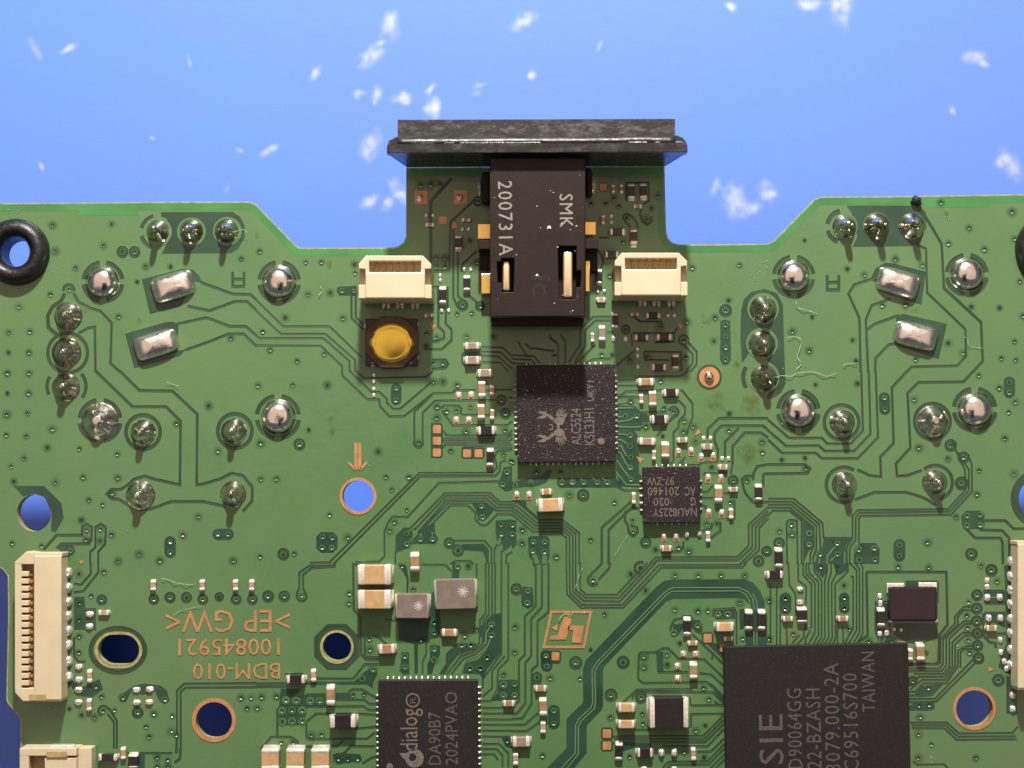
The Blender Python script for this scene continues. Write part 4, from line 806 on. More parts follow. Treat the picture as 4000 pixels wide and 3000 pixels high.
G(16, [(1090, 1000), (1095, 790), (1110, 770), (1240, 770), (1300, 735), (1350, 735), (1440, 825), (1660, 830), (1830, 990)], [(1255, 940), (1520, 940)], [(1090, 1000), (1130, 1035), (1680, 1025), (1830, 1150)], [(1620, 950), (1720, 960), (1830, 1060)], [(960, 1200), (1080, 1092), (1560, 1086)], [(1040, 1180), (1045, 1140), (1085, 1114), (1730, 1114), (1830, 1210)], [(1545, 1228), (1830, 1226)], [(1545, 1302), (1830, 1300)], [(1545, 1420), (1545, 1302)], [(1540, 1228), (1538, 1165), (1500, 1150), (1200, 1150)],
  [(1560, 615), (1830, 872)], [(1690, 690), (1830, 820)], [(1380, 605), (1368, 560), (1400, 490), (1465, 475), (1480, 455), (1545, 458), (1560, 490)], [(1735, 460), (1740, 400), (1920, 388), (1940, 430), (1940, 700)], [(1740, 770), (1725, 830)], [(1750, 1190), (1790, 1225)])
G(13, [(870, 1497), (1650, 1492), (1830, 1312)], [(880, 1522), (1660, 1520), (1830, 1350)], [(880, 1550), (1670, 1546), (1830, 1388)], [(1300, 1582), (1690, 1580), (1830, 1432)], [(1600, 1630), (1720, 1625), (1830, 1515)], [(1300, 1770), (1350, 1715), (1690, 1710), (1835, 1560)], [(1340, 1770), (1370, 1740), (1700, 1738), (1835, 1600)], [(1715, 1770), (1840, 1645)], [(1760, 1770), (1840, 1690)], [(1060, 1440), (1200, 1440)])
A((1245, 775), (1305, 760), (1310, 930), (1255, 945)); A((1735, 410), (1780, 395), (1930, 395), (1930, 480), (1760, 490)); A((1390, 530), (1480, 520), (1540, 490), (1620, 490), (1650, 560), (1640, 620), (1590, 600), (1560, 560), (1480, 560), (1430, 630), (1390, 640)); A((1700, 690), (1760, 690), (1835, 770), (1835, 850)); A((1710, 1025), (1770, 1080), (1835, 1150), (1835, 1200), (1760, 1140)); A((950, 1560), (1080, 1590), (980, 1620), (900, 1640)); A((870, 1555), (1200, 1556), (1200, 1600), (900, 1590))
for p in ((1780, 440), (1865, 440), (1605, 540), (1398, 600), (1140, 805), (1140, 895), (1338, 788), (1342, 875)): LIGHT.disc(*p, 30, zl()); V(p)
# ---- lower right
O(3000, 2200)
V((150, 305), (150, 395), (655, 190), (658, 298), (660, 390), (455, 30), (603, 25), (1125, 30), (1388, 35), (1840, 20), (1930, 60, 54), (1978, 155), (1733, 335), (1717, 450), (1723, 558), (1728, 665), (1742, 770), (1990, 1010, 54), (1388, 1080), (1308, 1230), (1393, 1225), (1313, 1328), (1300, 1478), (1412, 1562), (218, 610), (10, 650), (703, 570), (870, 675), (1070, 675), (5, 320), (1300, 1680), (1795, 1680))
for p in ((1805, 275), (1803, 390), (1803, 500), (1808, 605), (1810, 712), (1818, 820)): V((*p, 50))
pill(150, 305, 150, 395, 52); pill(658, 298, 660, 390, 46); ring(1248, 1018, 34, 18); V((1248, 1018))
pad(275, 225, 62, 46, .2); pad(275, 335, 62, 46, .2); LT(50, [(275, 225), (275, 335)]); comp('c', 130, 460, 215, 506); comp('r', 252, 390, 342, 512, H=.4); comp('c', 605, 455, 695, 506); comp('r', 945, 395, 1015, 545); comp('c', 1285, 700, 1358, 842); comp('b', 1212, 745, 1255, 842); comp('r', -10, 66, 128, 135, H=.45); comp('c', 1890, 538, 1978, 590)
dots((965, 285), (970, 345), (965, 610), (1025, 605), (1890, 150), (1892, 205), (2005, 665), (2010, 770), (2040, 850), (2060, 912), r=22); dots((1090, 570), (1148, 575))
for x, y in ((1893, 298), (2000, 296), (1905, 475), (2005, 474), (2112, 1142), (2112, 1262)): pad(x, y, 56, 66, .2)
cpoly((1900, 895), (1955, 915), (1905, 938)); cpad(1118, 676, 1190, 715, 0)
A((920, 330), (1060, 320), (1060, 690), (960, 690), (920, 600)); A((1190, 150), (1460, 148), (1478, 170), (1475, 350), (1190, 300)); A((1080, 520), (1450, 520), (1480, 640), (1320, 700), (1200, 690), (1090, 620)); A((1340, 730), (1390, 770), (1380, 800), (1340, 800)); A((400, -5), (405, 60), (470, 130), (510, 70), (512, -5)); A((560, -5), (600, 110), (690, 60), (690, -5)); A((1330, 1060), (1520, 1040), (1420, 1150), (1300, 1160), (1270, 1130)); A((2040, 20), (2140, 10), (2150, 880), (2120, 980), (1990, 900), (2010, 820), (2060, 700), (2050, 300)); A((1215, 1235), (1280, 1200), (1440, 1200), (1440, 1260), (1400, 1275), (1215, 1275)); A((2065, 980), (2150, 980), (2150, 1300), (2065, 1300)); A((1860, 240), (2050, 240), (2050, 345), (1865, 345)); A((1870, 430), (2050, 435), (2050, 560), (1960, 520), (1880, 520))
G(20, [(850, 75), (1540, 75), (1550, 530), (1480, 620), (1470, 870), (1215, 870)], [(850, 75), (860, 620), (760, 700)], [(1860, 240), (2040, 240)], [(1870, 345), (2050, 345)], [(1860, 430), (1865, 630), (1910, 680), (1965, 690), (1965, 730)], [(1870, 430), (2050, 430)], [(1980, 610), (2080, 605)], [(2070, 975), (2070, 1290)])
G(11, [(175, -5), (185, 190), (235, 260), (240, 450)], [(260, -5), (262, 150), (330, 200), (325, 580)], [(305, -5), (305, 100), (375, 180), (375, 560), (330, 640), (320, 700)], [(330, -5), (330, 90), (405, 170), (405, 600), (350, 700)], [(350, -5), (355, 80), (435, 160), (435, 620), (390, 700)], [(395, -5), (400, 70), (462, 150), (462, 640), (420, 700)], [(512, -5), (510, 70), (490, 150), (490, 360), (492, 640), (455, 700)], [(545, -5), (545, 80), (520, 160), (520, 380), (525, 640), (490, 700)], [(580, -5), (590, 90), (550, 170), (550, 400), (555, 640), (525, 700)], [(690, -5), (690, 70), (580, 180), (580, 400), (585, 640), (560, 700)], [(715, 110), (735, 120), (735, 560), (690, 640), (660, 700)], [(705, -5), (765, 60), (765, 580), (690, 700)], [(750, -5), (790, 50), (790, 600), (730, 700)], [(800, -5), (818, 40), (818, 610), (770, 690)], [(20, 180), (20, 690)], [(75, 200), (75, 700)], [(105, 430), (105, 700)], [(160, 560), (165, 700)], [(270, 620), (210, 690)], [(310, 560), (310, 640), (250, 700)], [(645, 540), (650, 700)], [(600, 470), (600, 690)],
  [(1760, 378), (1690, 375), (1615, 460), (1615, 520), (1490, 650), (1490, 860), (1215, 885)], [(1765, 408), (1690, 402), (1640, 465), (1640, 530), (1512, 655), (1512, 868), (1482, 908), (1215, 908)], [(1760, 500), (1690, 500), (1540, 642), (1540, 880), (1497, 932), (1215, 932)], [(1765, 520), (1700, 524), (1566, 652), (1566, 890), (1512, 957), (1260, 957)], [(1765, 600), (1680, 600), (1591, 682), (1591, 890), (1522, 982), (1300, 982), (1215, 1060)], [(1765, 622), (1700, 622), (1616, 702), (1616, 890), (1532, 1008), (1330, 1008), (1230, 1090)], [(1770, 710), (1700, 720), (1640, 752), (1640, 890), (1540, 1036), (1340, 1036), (1270, 1110), (1215, 1112)], [(1780, 738), (1690, 742), (1662, 772), (1662, 900)], [(1770, 832), (1440, 1172), (1215, 1172)], [(1795, 855), (1452, 1196), (1215, 1200)], [(1215, 1142), (1290, 1142)],
  [(1230, 1375), (1545, 1375), (1650, 1470), (2110, 1465), (2160, 1410)], [(1240, 1400), (1535, 1400), (1640, 1497), (2140, 1495)], [(1240, 1425), (1525, 1425), (1630, 1525), (2150, 1520)], [(1250, 1710), (1290, 1740), (1520, 1735), (1560, 1780)])
LT(12, [(965, 640), (965, 700)], [(1015, 640), (985, 700)], [(1900, 298), (1990, 296)], [(1010, 345), (1060, 345)])
# ================================================================ audio jack with its bezel
def make_jack():
    H = 4.6
    bm = bmesh.new()
    a = pw(1914, 617, H); b = pw(2286, 1236, H)
    X0, X1, Y1, Y0 = a.x, b.x, a.y, b.y
    # top plate with two openings: strips between the slots
    def X(px): return pw(px, 0, H).x
    def Y(py): return pw(0, py, H).y
    sl = dict(x0=X(1959), x1=X(2008), nx0=X(1942), y0=Y(1008), y1=Y(1141), ny0=Y(1022), ny1=Y(1104))
    sr = dict(x0=X(2180), x1=X(2251), nx1=X(2269), y0=Y(960), y1=Y(1169), ny0=Y(1057), ny1=Y(1122))
    zt = H; zb = H - 1.6
    def slab(x0, x1, y0, y1, z0=zb, z1=zt): add_box(bm, min(x0, x1), min(y0, y1), z0, max(x0, x1), max(y0, y1), z1)
    cu = bpy.data.curves.new('audio_jack', 'CURVE'); cu.dimensions = '2D'; cu.fill_mode = 'BOTH'; cu.extrude = .74; cu.bevel_depth = .06; cu.bevel_resolution = 1; cu.offset = -.06
    loops = [[(X0, Y0), (X1, Y0), (X1, Y1), (X0, Y1)],
             [(sl['x0'], sl['y0']), (sl['x1'], sl['y0']), (sl['x1'], sl['y1']), (sl['x0'], sl['y1']), (sl['x0'], sl['ny1']), (sl['nx0'], sl['ny1']), (sl['nx0'], sl['ny0']), (sl['x0'], sl['ny0'])],
             [(sr['x0'], sr['y0']), (sr['x1'], sr['y0']), (sr['x1'], sr['ny0']), (sr['nx1'], sr['ny0']), (sr['nx1'], sr['ny1']), (sr['x1'], sr['ny1']), (sr['x1'], sr['y1']), (sr['x0'], sr['y1'])]]
    for lp in loops:
        s = cu.splines.new('POLY'); s.points.add(len(lp) - 1); s.use_cyclic_u = True
        for p, q in zip(s.points, lp): p.co = (q[0], q[1], 0, 1)
    o = bpy.data.objects.new('tmp', cu); C.objects.link(o); dg = bpy.context.evaluated_depsgraph_get(); dg.update()
    me = bpy.data.meshes.new_from_object(o.evaluated_get(dg)); bpy.data.objects.remove(o); bpy.data.curves.remove(cu)
    for v in me.vertices: v.co.z += H - .8
    bm.from_mesh(me); bpy.data.meshes.remove(me)
    e = .03                                                                  # lower body, a hair inside the plate
    add_box(bm, X0 + e, Y0 - .30, .05, X1 - e, Y1 - .4, zb - .01, .05, 1)
    # shoulders and side brackets standing on the board
    pbox(bm, 1880, 668, 1918, 795, 0.05, 1.1, .2, 2); pbox(bm, 2284, 655, 2314, 765, 0.05, 1.1, .2, 2)
    pbox(bm, 1868, 938, 1918, 974, 0.05, 2.2, .05, 1); pbox(bm, 2284, 931, 2338, 972, 0.05, 2.2, .05, 1)
    pbox(bm, 1872, 974, 1918, 1050, 0.05, .9); pbox(bm, 2284, 972, 2334, 1060, 0.05, .9)
    J = mesh_obj('audio_jack', bm_mesh('audio_jack', bm, ['jack_black']), BOARD, label='black plastic headphone jack marked SMK with a wide bezel')
    # contacts in the slots
    for (x0, y0, x1, y1) in ((1964, 1020, 1991, 1136), (2200, 982, 2236, 1162)):
        bm = bmesh.new(); aa = pw(x0, y0, H - .35); bb = pw(x1, y1, H - .35)
        add_box(bm, aa.x, bb.y, H - 1.5, bb.x, aa.y, H - .30, .14, 3)
        mesh_obj('contact', bm_mesh('contact', bm, ['contact_tan'], True), J)
    # gold solder tabs at the sides
    def tab(x0, y0, x1, y1, z, bend=0):
        bm = bmesh.new(); pbox(bm, x0, y0, x1, y1, z - .12, z, .05, 2)
        mesh_obj('contact', bm_mesh('contact', bm, ['gold']), J)
    tab(1866, 873, 1918, 934, 1.0); tab(2284, 865, 2328, 918, 1.0); tab(1880, 1068, 1918, 1148, 1.1); tab(2286, 1018, 2304, 1140, 1.4)
    for (x, y, w_, h_) in ((1874, 735, 16, 70), (2314, 725, 26, 70)):
        O(0, 0, 1); q = pad(x, y, w_, h_, .5); 
    # lettering
    text('200731A', 1947, 707, 2002, 998, -90, H, J, 'print', tilt=0.8, spacing=1.15)
    text('SMK', 2186, 758, 2238, 888, -90, H, J, 'print', tilt=0.8, spacing=1.1)
    text('1C', 2078, 1085, 2132, 1152, -90, H, J, 'slot_black', name='moulded_mark')
    bm = bmesh.new()
    pbox(bm, 2070, 1077, 2146, 1081, H - .02, H + .008); pbox(bm, 2142, 1081, 2147, 1100, H - .02, H + .008)
    mesh_obj('moulded_mark', bm_mesh('moulded_mark', bm, ['slot_black']), J)
    # dust on the top
    random.seed(3); vs, fs = [], []
    for i in range(24):
        x, y = random.uniform(1920, 2280), random.uniform(660, 1225); r = random.choice((.02, .025, .03, .03, .05)) * random.uniform(.8, 1.3)
        if i == 0: x, y, r = 2145, 890, .14
        if i == 1: x, y, r = 2098, 1076, .10
        q = pw(x, y, H); b0 = len(vs); vs += [(q.x - r, q.y - r * .7, H + .003), (q.x + r, q.y - r * .6, H + .003), (q.x + r * .6, q.y + r, H + .003), (q.x - r * .7, q.y + r * .8, H + .003), (q.x, q.y, H + r)]
        fs += [(b0, b0 + 1, b0 + 4), (b0 + 1, b0 + 2, b0 + 4), (b0 + 2, b0 + 3, b0 + 4), (b0 + 3, b0, b0 + 4)]
    mesh_obj('dust_specks', to_mesh('dust_specks', vs, fs, ['dust']), J, kind='stuff')
    # bezel: front block, sloping shoulder, flange with canted ends, and the skirt behind it
    bm = bmesh.new(); zf = 5.3; zk = 5.46
    fr = [pw(1553, 468, 5.12), pw(2637, 464, 5.12), pw(2637, 552, zf), pw(1553, 556, zf)]
    lo_ = [Vector((v.x, v.y, 2.2)) for v in fr]; fv = [bm.verts.new(v) for v in fr]; lv = [bm.verts.new(v) for v in lo_]
    bm.faces.new(fv[::-1]); bm.faces.new(lv)
    for i in range(4): bm.faces.new((fv[i], fv[(i + 1) % 4], lv[(i + 1) % 4], lv[i]))
    def P(pts, z0, z1, bev=0): prism(bm, [tuple(pw(x, y, z1)[:2]) for x, y in pts], z0, z1, 0, bev)
    P([(1511, 572), (1516, 560), (1530, 558), (2665, 552), (2680, 556), (2686, 566), (2686, 594), (1511, 598)], 4.5, zk, .05)
    # bright sloping shoulder between block and flange
    q = [pw(1552, 538, zf), pw(2638, 532, zf), pw(2638, 556, zk), pw(1552, 561, zk)]
    q[0].z = q[1].z = zf + .012; q[2].z = q[3].z = zk + .012
    be = bmesh.new(); rnd = random.Random(4); N = 46; rows = []; j0 = j1 = 0.0
    for i in range(N + 1):                       # slope shaped to wander along the bar, breaking up its highlight
        t = i / N; j0 = .7 * j0 + rnd.gauss(0, .011); j1 = .7 * j1 + rnd.gauss(0, .011); sag = .05 * max(0, t - .62)
        a_ = q[0].lerp(q[1], t); b_ = q[3].lerp(q[2], t)
        rows.append([be.verts.new((a_.x, a_.y, a_.z + j0 + sag * 1.6)), be.verts.new(((a_.x + b_.x) / 2, (a_.y + b_.y) / 2, (a_.z + b_.z) / 2 + .012 + (j0 + j1) / 2 + sag)), be.verts.new((b_.x, b_.y, b_.z + j1)), be.verts.new((b_.x, b_.y, 4.6)), be.verts.new((a_.x, a_.y, 4.6))])
    for i in range(N):
        for k in range(5): be.faces.new((rows[i][k], rows[i + 1][k], rows[i + 1][(k + 1) % 5], rows[i][(k + 1) % 5]))
    be.faces.new(rows[0]); be.faces.new(rows[-1][::-1])
    bmesh.ops.recalc_face_normals(be, faces=be.faces)
    P([(1513, 562), (1520, 548), (1552, 532), (2640, 526), (2668, 538), (2682, 556)], 4.2, 4.9, .05)
    # skirt: narrows downwards to the width of the board's neck
    hi = [pw(x, y, 4.6) for x, y in ((1514, 585), (2683, 581), (2683, 598), (1514, 602))]
    lo = [pw(x, y, .4) for x, y in ((1590, 600), (2602, 594), (2602, 648), (1590, 654))]
    v_hi = [bm.verts.new(v) for v in hi]; v_lo = [bm.verts.new(v) for v in lo]
    bm.faces.new(v_hi[::-1]); bm.faces.new(v_lo)
    for i in range(4): bm.faces.new((v_hi[i], v_hi[(i + 1) % 4], v_lo[(i + 1) % 4], v_lo[i]))
    bmesh.ops.recalc_face_normals(bm, faces=bm.faces)
    mesh_obj('bezel', bm_mesh('bezel', bm, ['bezel_black']), J); mesh_obj('bezel_ridge', bm_mesh('bezel_ridge', be, ['bezel_edge'], True), J)
make_jack()

# ================================================================ upright cream sockets above the switch and beside the jack
def make_socket(ox, oy, label):
    H = 4.0; O(ox, oy)
    bm = bmesh.new()
    def B(x0, y0, x1, y1, z0, z1, bev=.05): 
        p, q = sp(x0, y0), sp(x1, y1); pbox(bm, p[0], p[1], q[0], q[1], z0, z1, bev, 2)
    def Pz(pts, z0, z1, bev=.05): prism(bm, [tuple(pw(*sp(x, y), z1)[:2]) for x, y in pts], z0, z1, 0, bev)
    B(945, 802, 1460, 1028, .05, H, .09)                         # front slab
    B(886, 912, 946, 1030, .05, H - .002); B(1459, 912, 1518, 1030, .05, H - .002)   # feet of the ears
    Pz([(888, 732), (948, 660), (976, 660), (976, 780), (888, 772)], .05, H - .05); Pz([(1426, 660), (1442, 660), (1514, 732), (1514, 772), (1426, 780)], .05, H - .05)   # rear corners
    B(974, 660, 1428, 706, .05, H - .04)                         # rear wall
    B(944, 770, 978, 812, .05, H - .06); B(1424, 770, 1460, 812, .05, H - .06)
    B(892, 770, 948, 916, .05, 3.1, .03); B(1456, 770, 1512, 916, .05, 3.1, .03)     # sunk ear floors
    B(972, 700, 1430, 806, .05, 3.0, .02)                        # floor of the mouth
    S_ = mesh_obj('socket', bm_mesh('socket', bm, ['cream']), BOARD, label=label)
    for i in range(6):                                           # spring contacts in the mouth
        x = 1045 + i * 61; bm = bmesh.new(); p, q = sp(x - 11, 722), sp(x + 11, 796)
        pbox(bm, p[0], p[1], q[0], q[1], 2.9, 3.3, .05, 1); mesh_obj('contact', bm_mesh('contact', bm, ['contact_pale']), S_)
        bm = bmesh.new(); p, q = sp(x - 14, 706), sp(x + 14, 714)
        pbox(bm, p[0], p[1], q[0], q[1], 3.2, 3.6, .02, 1); mesh_obj('contact_groove', bm_mesh('contact_groove', bm, ['cream_dark']), S_)
    for x in (1105, 1145, 1225, 1265, 1355, 1395):               # soldered legs in front
        p = sp(x, 1085); q = pw(p[0], p[1], 0); m = mesh_obj('leg', random.choice(PASTE), S_, loc=(q.x, q.y, .016)); m.scale = (.16, .42, .3)
make_socket(1000, 700, 'cream plastic socket behind the gold push button, left of the audio jack')
make_socket(2000, 689, 'cream plastic socket right of the audio jack')

# ================================================================ push button
def make_switch():
    O(1000, 700)
    bm = bmesh.new(); p, q = sp(945, 1205), sp(1395, 1612)
    pbox(bm, p[0], p[1], q[0], q[1], .03, .55, .05, 1)
    SW = mesh_obj('push_button', bm_mesh('push_button', bm, ['res_black']), BOARD, label='square black push button with round gold dome')
    cx, cy = 1172, 1408
    def oct_pts(r, ch):
        return [(cx - r + ch, cy - r), (cx + r - ch, cy - r), (cx + r, cy - r + ch), (cx + r, cy + r - ch), (cx + r - ch, cy + r), (cx - r + ch, cy + r), (cx - r, cy + r - ch), (cx - r, cy - r + ch)]
    bm = bmesh.new(); prism(bm, [tuple(pw(*sp(x, y), .8)[:2]) for x, y in oct_pts(222, 128)], .50, .8, 0, .05)
    mesh_obj('cover_plate', bm_mesh('cover_plate', bm, ['switch_plate']), SW)
    R = 180 / K / S; c = pw(*sp(cx, cy + 3), .9)
    vs, fs = [], []; n = 48
    for (r, z) in ((1.0, .78), (.985, .88), (.80, .93), (.77, .917), (.74, .93), (.60, .97), (.40, 1.0), (.15, 1.01)):
        for i in range(n):
            t = 2 * PI * i / n; rr = r
            if r > .95 and (abs(math.sin(t)) < .24): rr = r * 1.07
            elif r > .95 and abs(math.sin(t)) < .40: rr = r * .97
            vs.append((c.x + rr * R * math.cos(t) * 1.0, c.y + rr * R * .96 * math.sin(t), z))
    for k in range(7):
        for i in range(n): fs.append((k * n + i, k * n + (i + 1) % n, (k + 1) * n + (i + 1) % n, (k + 1) * n + i))
    fs.append(tuple(7 * n + i for i in range(n)))
    mesh_obj('dome', to_mesh('dome', vs, fs, ['dome_gold'], smooth=True), SW)
    for x, y in ((955, 1270), (1385, 1250), (1385, 1545), (1010, 1600), (1330, 1590)):
        p = sp(x, y); q = pw(p[0], p[1], .2); m = mesh_obj('terminal', random.choice(PASTE), SW, loc=(q.x, q.y, .03)); m.scale = (.22, .24, .5 if y > 1560 else .35)
    for m in SW.children:
        if m.name.startswith('terminal') and m.location.y < c.y - 1.2: pass
make_switch()

# ================================================================ flat-cable connectors at the left and right edges
def make_fpc(left=True):
    H = 2.0; bm = bmesh.new()
    if left:
        O(0, 2130, 2.553); f = lambda x: x; label = 'long cream ribbon connector at the left edge of the board'
    else:
        O(0, 2085, 2.553); f = lambda x: (3973 + (243 - x / 2.553)) * 2.553; label = 'long cream ribbon connector cut by the right border'
    def B(x0, y0, x1, y1, z0, z1, bev=.05, mi=0):
        p, q = sp(f(x0), y0), sp(f(x1), y1); pbox(bm, min(p[0], q[0]), p[1], max(p[0], q[0]), q[1], z0, z1, bev, 2, mi)
    def Pz(pts, z0, z1, bev=.05): prism(bm, [tuple(pw(*sp(f(x), y), z1)[:2]) for x, y in pts], z0, z1, 0, bev)
    B(335, 100, 612, 1546, .05, H, .09)                       # cover bar
    Pz([(148, 165), (262, 62), (345, 70), (345, 190), (148, 190)], .05, H - .02); B(340, 72, 620, 112, .05, H - .08)
    Pz([(148, 1470), (148, 1425), (345, 1425), (345, 1556), (228, 1556)], .05, H - .02); B(340, 1500, 612, 1560, .05, H - .1)
    B(146, 180, 212, 1450, .05, H - .03)                      # outer wall
    B(205, 180, 340, 1440, .05, 1.15, .02, 1)                   # sunk floor
    F = mesh_obj('ribbon_connector', bm_mesh('ribbon_connector', bm, ['cream', 'cream_dark']), BOARD, label=label)
    for i in range(16):
        y = 268 + i * 72.5; bm = bmesh.new()
        p, q = sp(f(205), y - 8), sp(f(285), y + 44); pbox(bm, min(p[0], q[0]), p[1], max(p[0], q[0]), q[1], .6, H - .06, .05, 2)
        mesh_obj('tooth', bm_mesh('tooth', bm, ['cream']), F)
        bm = bmesh.new(); p, q = sp(f(282), y + 4), sp(f(330), y + 40); pbox(bm, min(p[0], q[0]), p[1], max(p[0], q[0]), q[1], 1.1, 1.5, .05, 1)
        mesh_obj('contact', bm_mesh('contact', bm, ['brass']), F)
    bm = bmesh.new(); p, q = sp(f(288), 1488), sp(f(462), 1548); pbox(bm, min(p[0], q[0]), p[1], max(p[0], q[0]), q[1], H - .12, H + .012, .01); mesh_obj('end_latch', bm_mesh('end_latch', bm, ['cream_dark']), F)
    for i in range(8):
        y = (275, 425, 565, 703, 850, 992, 1155, 1310)[i]; p = sp(f(668), y); q = pw(p[0], p[1], 0)
        m = mesh_obj('leg', random.choice(PASTE), F, loc=(q.x, q.y, .03)); m.scale = (.40, .38, .42)
make_fpc(True); make_fpc(False)
def make_corner_socket():
    O(0, 2700); bm = bmesh.new()
    def B(x0, y0, x1, y1, z0, z1, bev=.05, mi=0): p, q = sp(x0, y0), sp(x1, y1); pbox(bm, p[0], p[1], q[0], q[1], z0, z1, bev, 2, mi)
    B(168, 492, 660, 560, .05, 2.0); B(168, 555, 250, 800, .05, 1.99); B(385, 575, 660, 800, .05, 1.9); B(655, 488, 792, 800, .05, 1.3); B(245, 555, 390, 800, .05, 1.2, .02, 1)
    N = mesh_obj('socket', bm_mesh('socket', bm, ['cream', 'cream_dark']), BOARD, label='pale yellow socket at the lower left corner, cut by the bottom border')
    bm = bmesh.new(); B(425, 466, 640, 500, 1.2, 1.9, .08); mesh_obj('metal_tab', bm_mesh('metal_tab', bm, ['tin']), N)
    bm = bmesh.new(); B(400, 520, 580, 575, 1.5, 2.02, .04); mesh_obj('latch', bm_mesh('latch', bm, ['cream_dark']), N)
make_corner_socket()

# ================================================================ chips
O(0, 0, 1)
alc = ic(2020, 1425, 2404, 1804, .85, 'ic_sparkle', 'dark speckled square chip with crab emblem, below the audio jack',
         [('l', 1480, 1757, 14), ('r', 1470, 1755, 14), ('b', 2070, 2358, 14), ('t', 2060, 2350, 14)])
def ez(x, y): return (2000 + x / 4.148, 1420 + y / 4.148)
def local_text(parent, txt, x0, y0, x1, y1, rot, H, m, tilt=.5, spacing=1.0, name='lettering'):
    o = text(txt, x0, y0, x1, y1, rot, H, parent, m, name, tilt, spacing)
    o.matrix_parent_inverse = Matrix.LocRotScale(parent.location, parent.rotation_euler, None).inverted()
    return o
a = ez(955, 728); b = ez(1118, 1318); local_text(alc, 'ALC5524', a[0], a[1], b[0], b[1], 90, .85, 'laser')
a = ez(1172, 728); b = ez(1335, 1318); local_text(alc, 'K5L33H1', a[0], a[1], b[0], b[1], 90, .85, 'laser')
a = ez(1220, 285); b = ez(1332, 610); local_text(alc, 'UKY1', a[0], a[1], b[0], b[1], 90, .85, 'laser')
def emblem():
    z = .85; bm = bmesh.new()
    def done(nm):
        o = mesh_obj(nm, bm_mesh(nm, bm, ['laser']), alc); o.matrix_parent_inverse = Matrix.LocRotScale(alc.location, alc.rotation_euler, None).inverted()
    def pl(pts, k):
        prism(bm, [tuple(pw(*ez(x, y), z)[:2]) for x, y in pts], z - .002, z + .006 + k * .0007)
    for sgn in (0, 1):
        m = (lambda y: y) if sgn == 0 else (lambda y: 2050 - y); k = sgn * 12
        pl([(x, m(y)) for x, y in ((680, 900), (760, 860), (850, 880), (850, 940), (820, 985), (770, 1000), (770, 1050), (730, 1050), (730, 990), (680, 950))], k)
        for i, (x0, y0, x1, y1) in enumerate(((722, 860, 735, 775), (745, 850, 770, 735), (770, 850, 815, 728), (795, 850, 855, 755), (815, 860, 890, 800), (830, 880, 885, 840))):
            dx, dy = x1 - x0, y1 - y0; l = math.hypot(dx, dy); nx, ny = -dy / l * 13, dx / l * 13
            pl([(x, m(y)) for x, y in ((x0 + nx, y0 + ny), (x1 + nx * .6, y1 + ny * .6), (x1 - nx * .6, y1 - ny * .6), (x0 - nx, y0 - ny))], k + 1 + i)
        pl([(x, m(y)) for x, y in ((690, 885), (620, 830), (560, 805), (535, 830), (590, 870), (660, 930))], k + 8)
        pl([(x, m(y)) for x, y in ((570, 815), (530, 775), (455, 775), (400, 785), (470, 815), (530, 850))], k + 9)
        pl([(x, m(y)) for x, y in ((575, 840), (540, 885), (470, 892), (395, 882), (480, 848), (535, 830))], k + 10)
    done('crab_emblem'); bm = bmesh.new()
    pl([(590, 985), (660, 978), (660, 1080), (580, 1080), (600, 1062), (645, 1062), (645, 996), (600, 1000)], 26)
    done('emblem_eye'); bm = bmesh.new()
    pl([(1395, 1215), (1495, 1210), (1500, 1290), (1450, 1315), (1395, 1295)], 27)
    done('pin_one_mark')
emblem()
nau = ic(2512, 1824, 2735, 2041, .75, 'ic_sparkle', 'small dark speckled chip with upside down lettering NAU8225Y',
         [('l', 1880, 1992, 5), ('r', 1880, 1990, 5), ('t', 2565, 2680, 6), ('b', 2566, 2680, 5)])
def nz(x, y): return (2490 + x / 6.381, 1800 + y / 6.381)
for tx, x0, y0, x1, y1 in (('NAU8225Y', 390, 1180, 1480, 1390), ('020', 400, 920, 790, 1125), ('G', 1325, 905, 1450, 1115), ('201460', 255, 655, 1040, 870), ('AC', 1185, 650, 1445, 870), ('97-ZW', 240, 405, 910, 605)):
    a = nz(x0, y0); b = nz(x1, y1); local_text(nau, tx, a[0], a[1], b[0], b[1], 180, .75, 'laser')
dia = ic(1478, 2658, 1868, 3040, .85, 'ic', 'dark chip with dialog lettering, cut by the bottom border',
         [('l', 2715, 2990, 13), ('r', 2685, 2985, 14), ('t', 1516, 1830, 15)], rot=0.3)
def dz(x, y): return (1000 + x / 2.212, 2700 + y / 2.212)
for tx, x0, y0, x1, y1, m in (('dialog', 1245, 150, 1445, 515, 'laser'), ('DA90B7', 1490, 180, 1598, 635, 'laser_dim'), ('2024PVAO', 1635, 5, 1742, 635, 'laser_dim')):
    a = dz(x0, y0); b = dz(x1, y1); local_text(dia, tx, a[0], a[1], b[0], b[1], 90, .85, m)
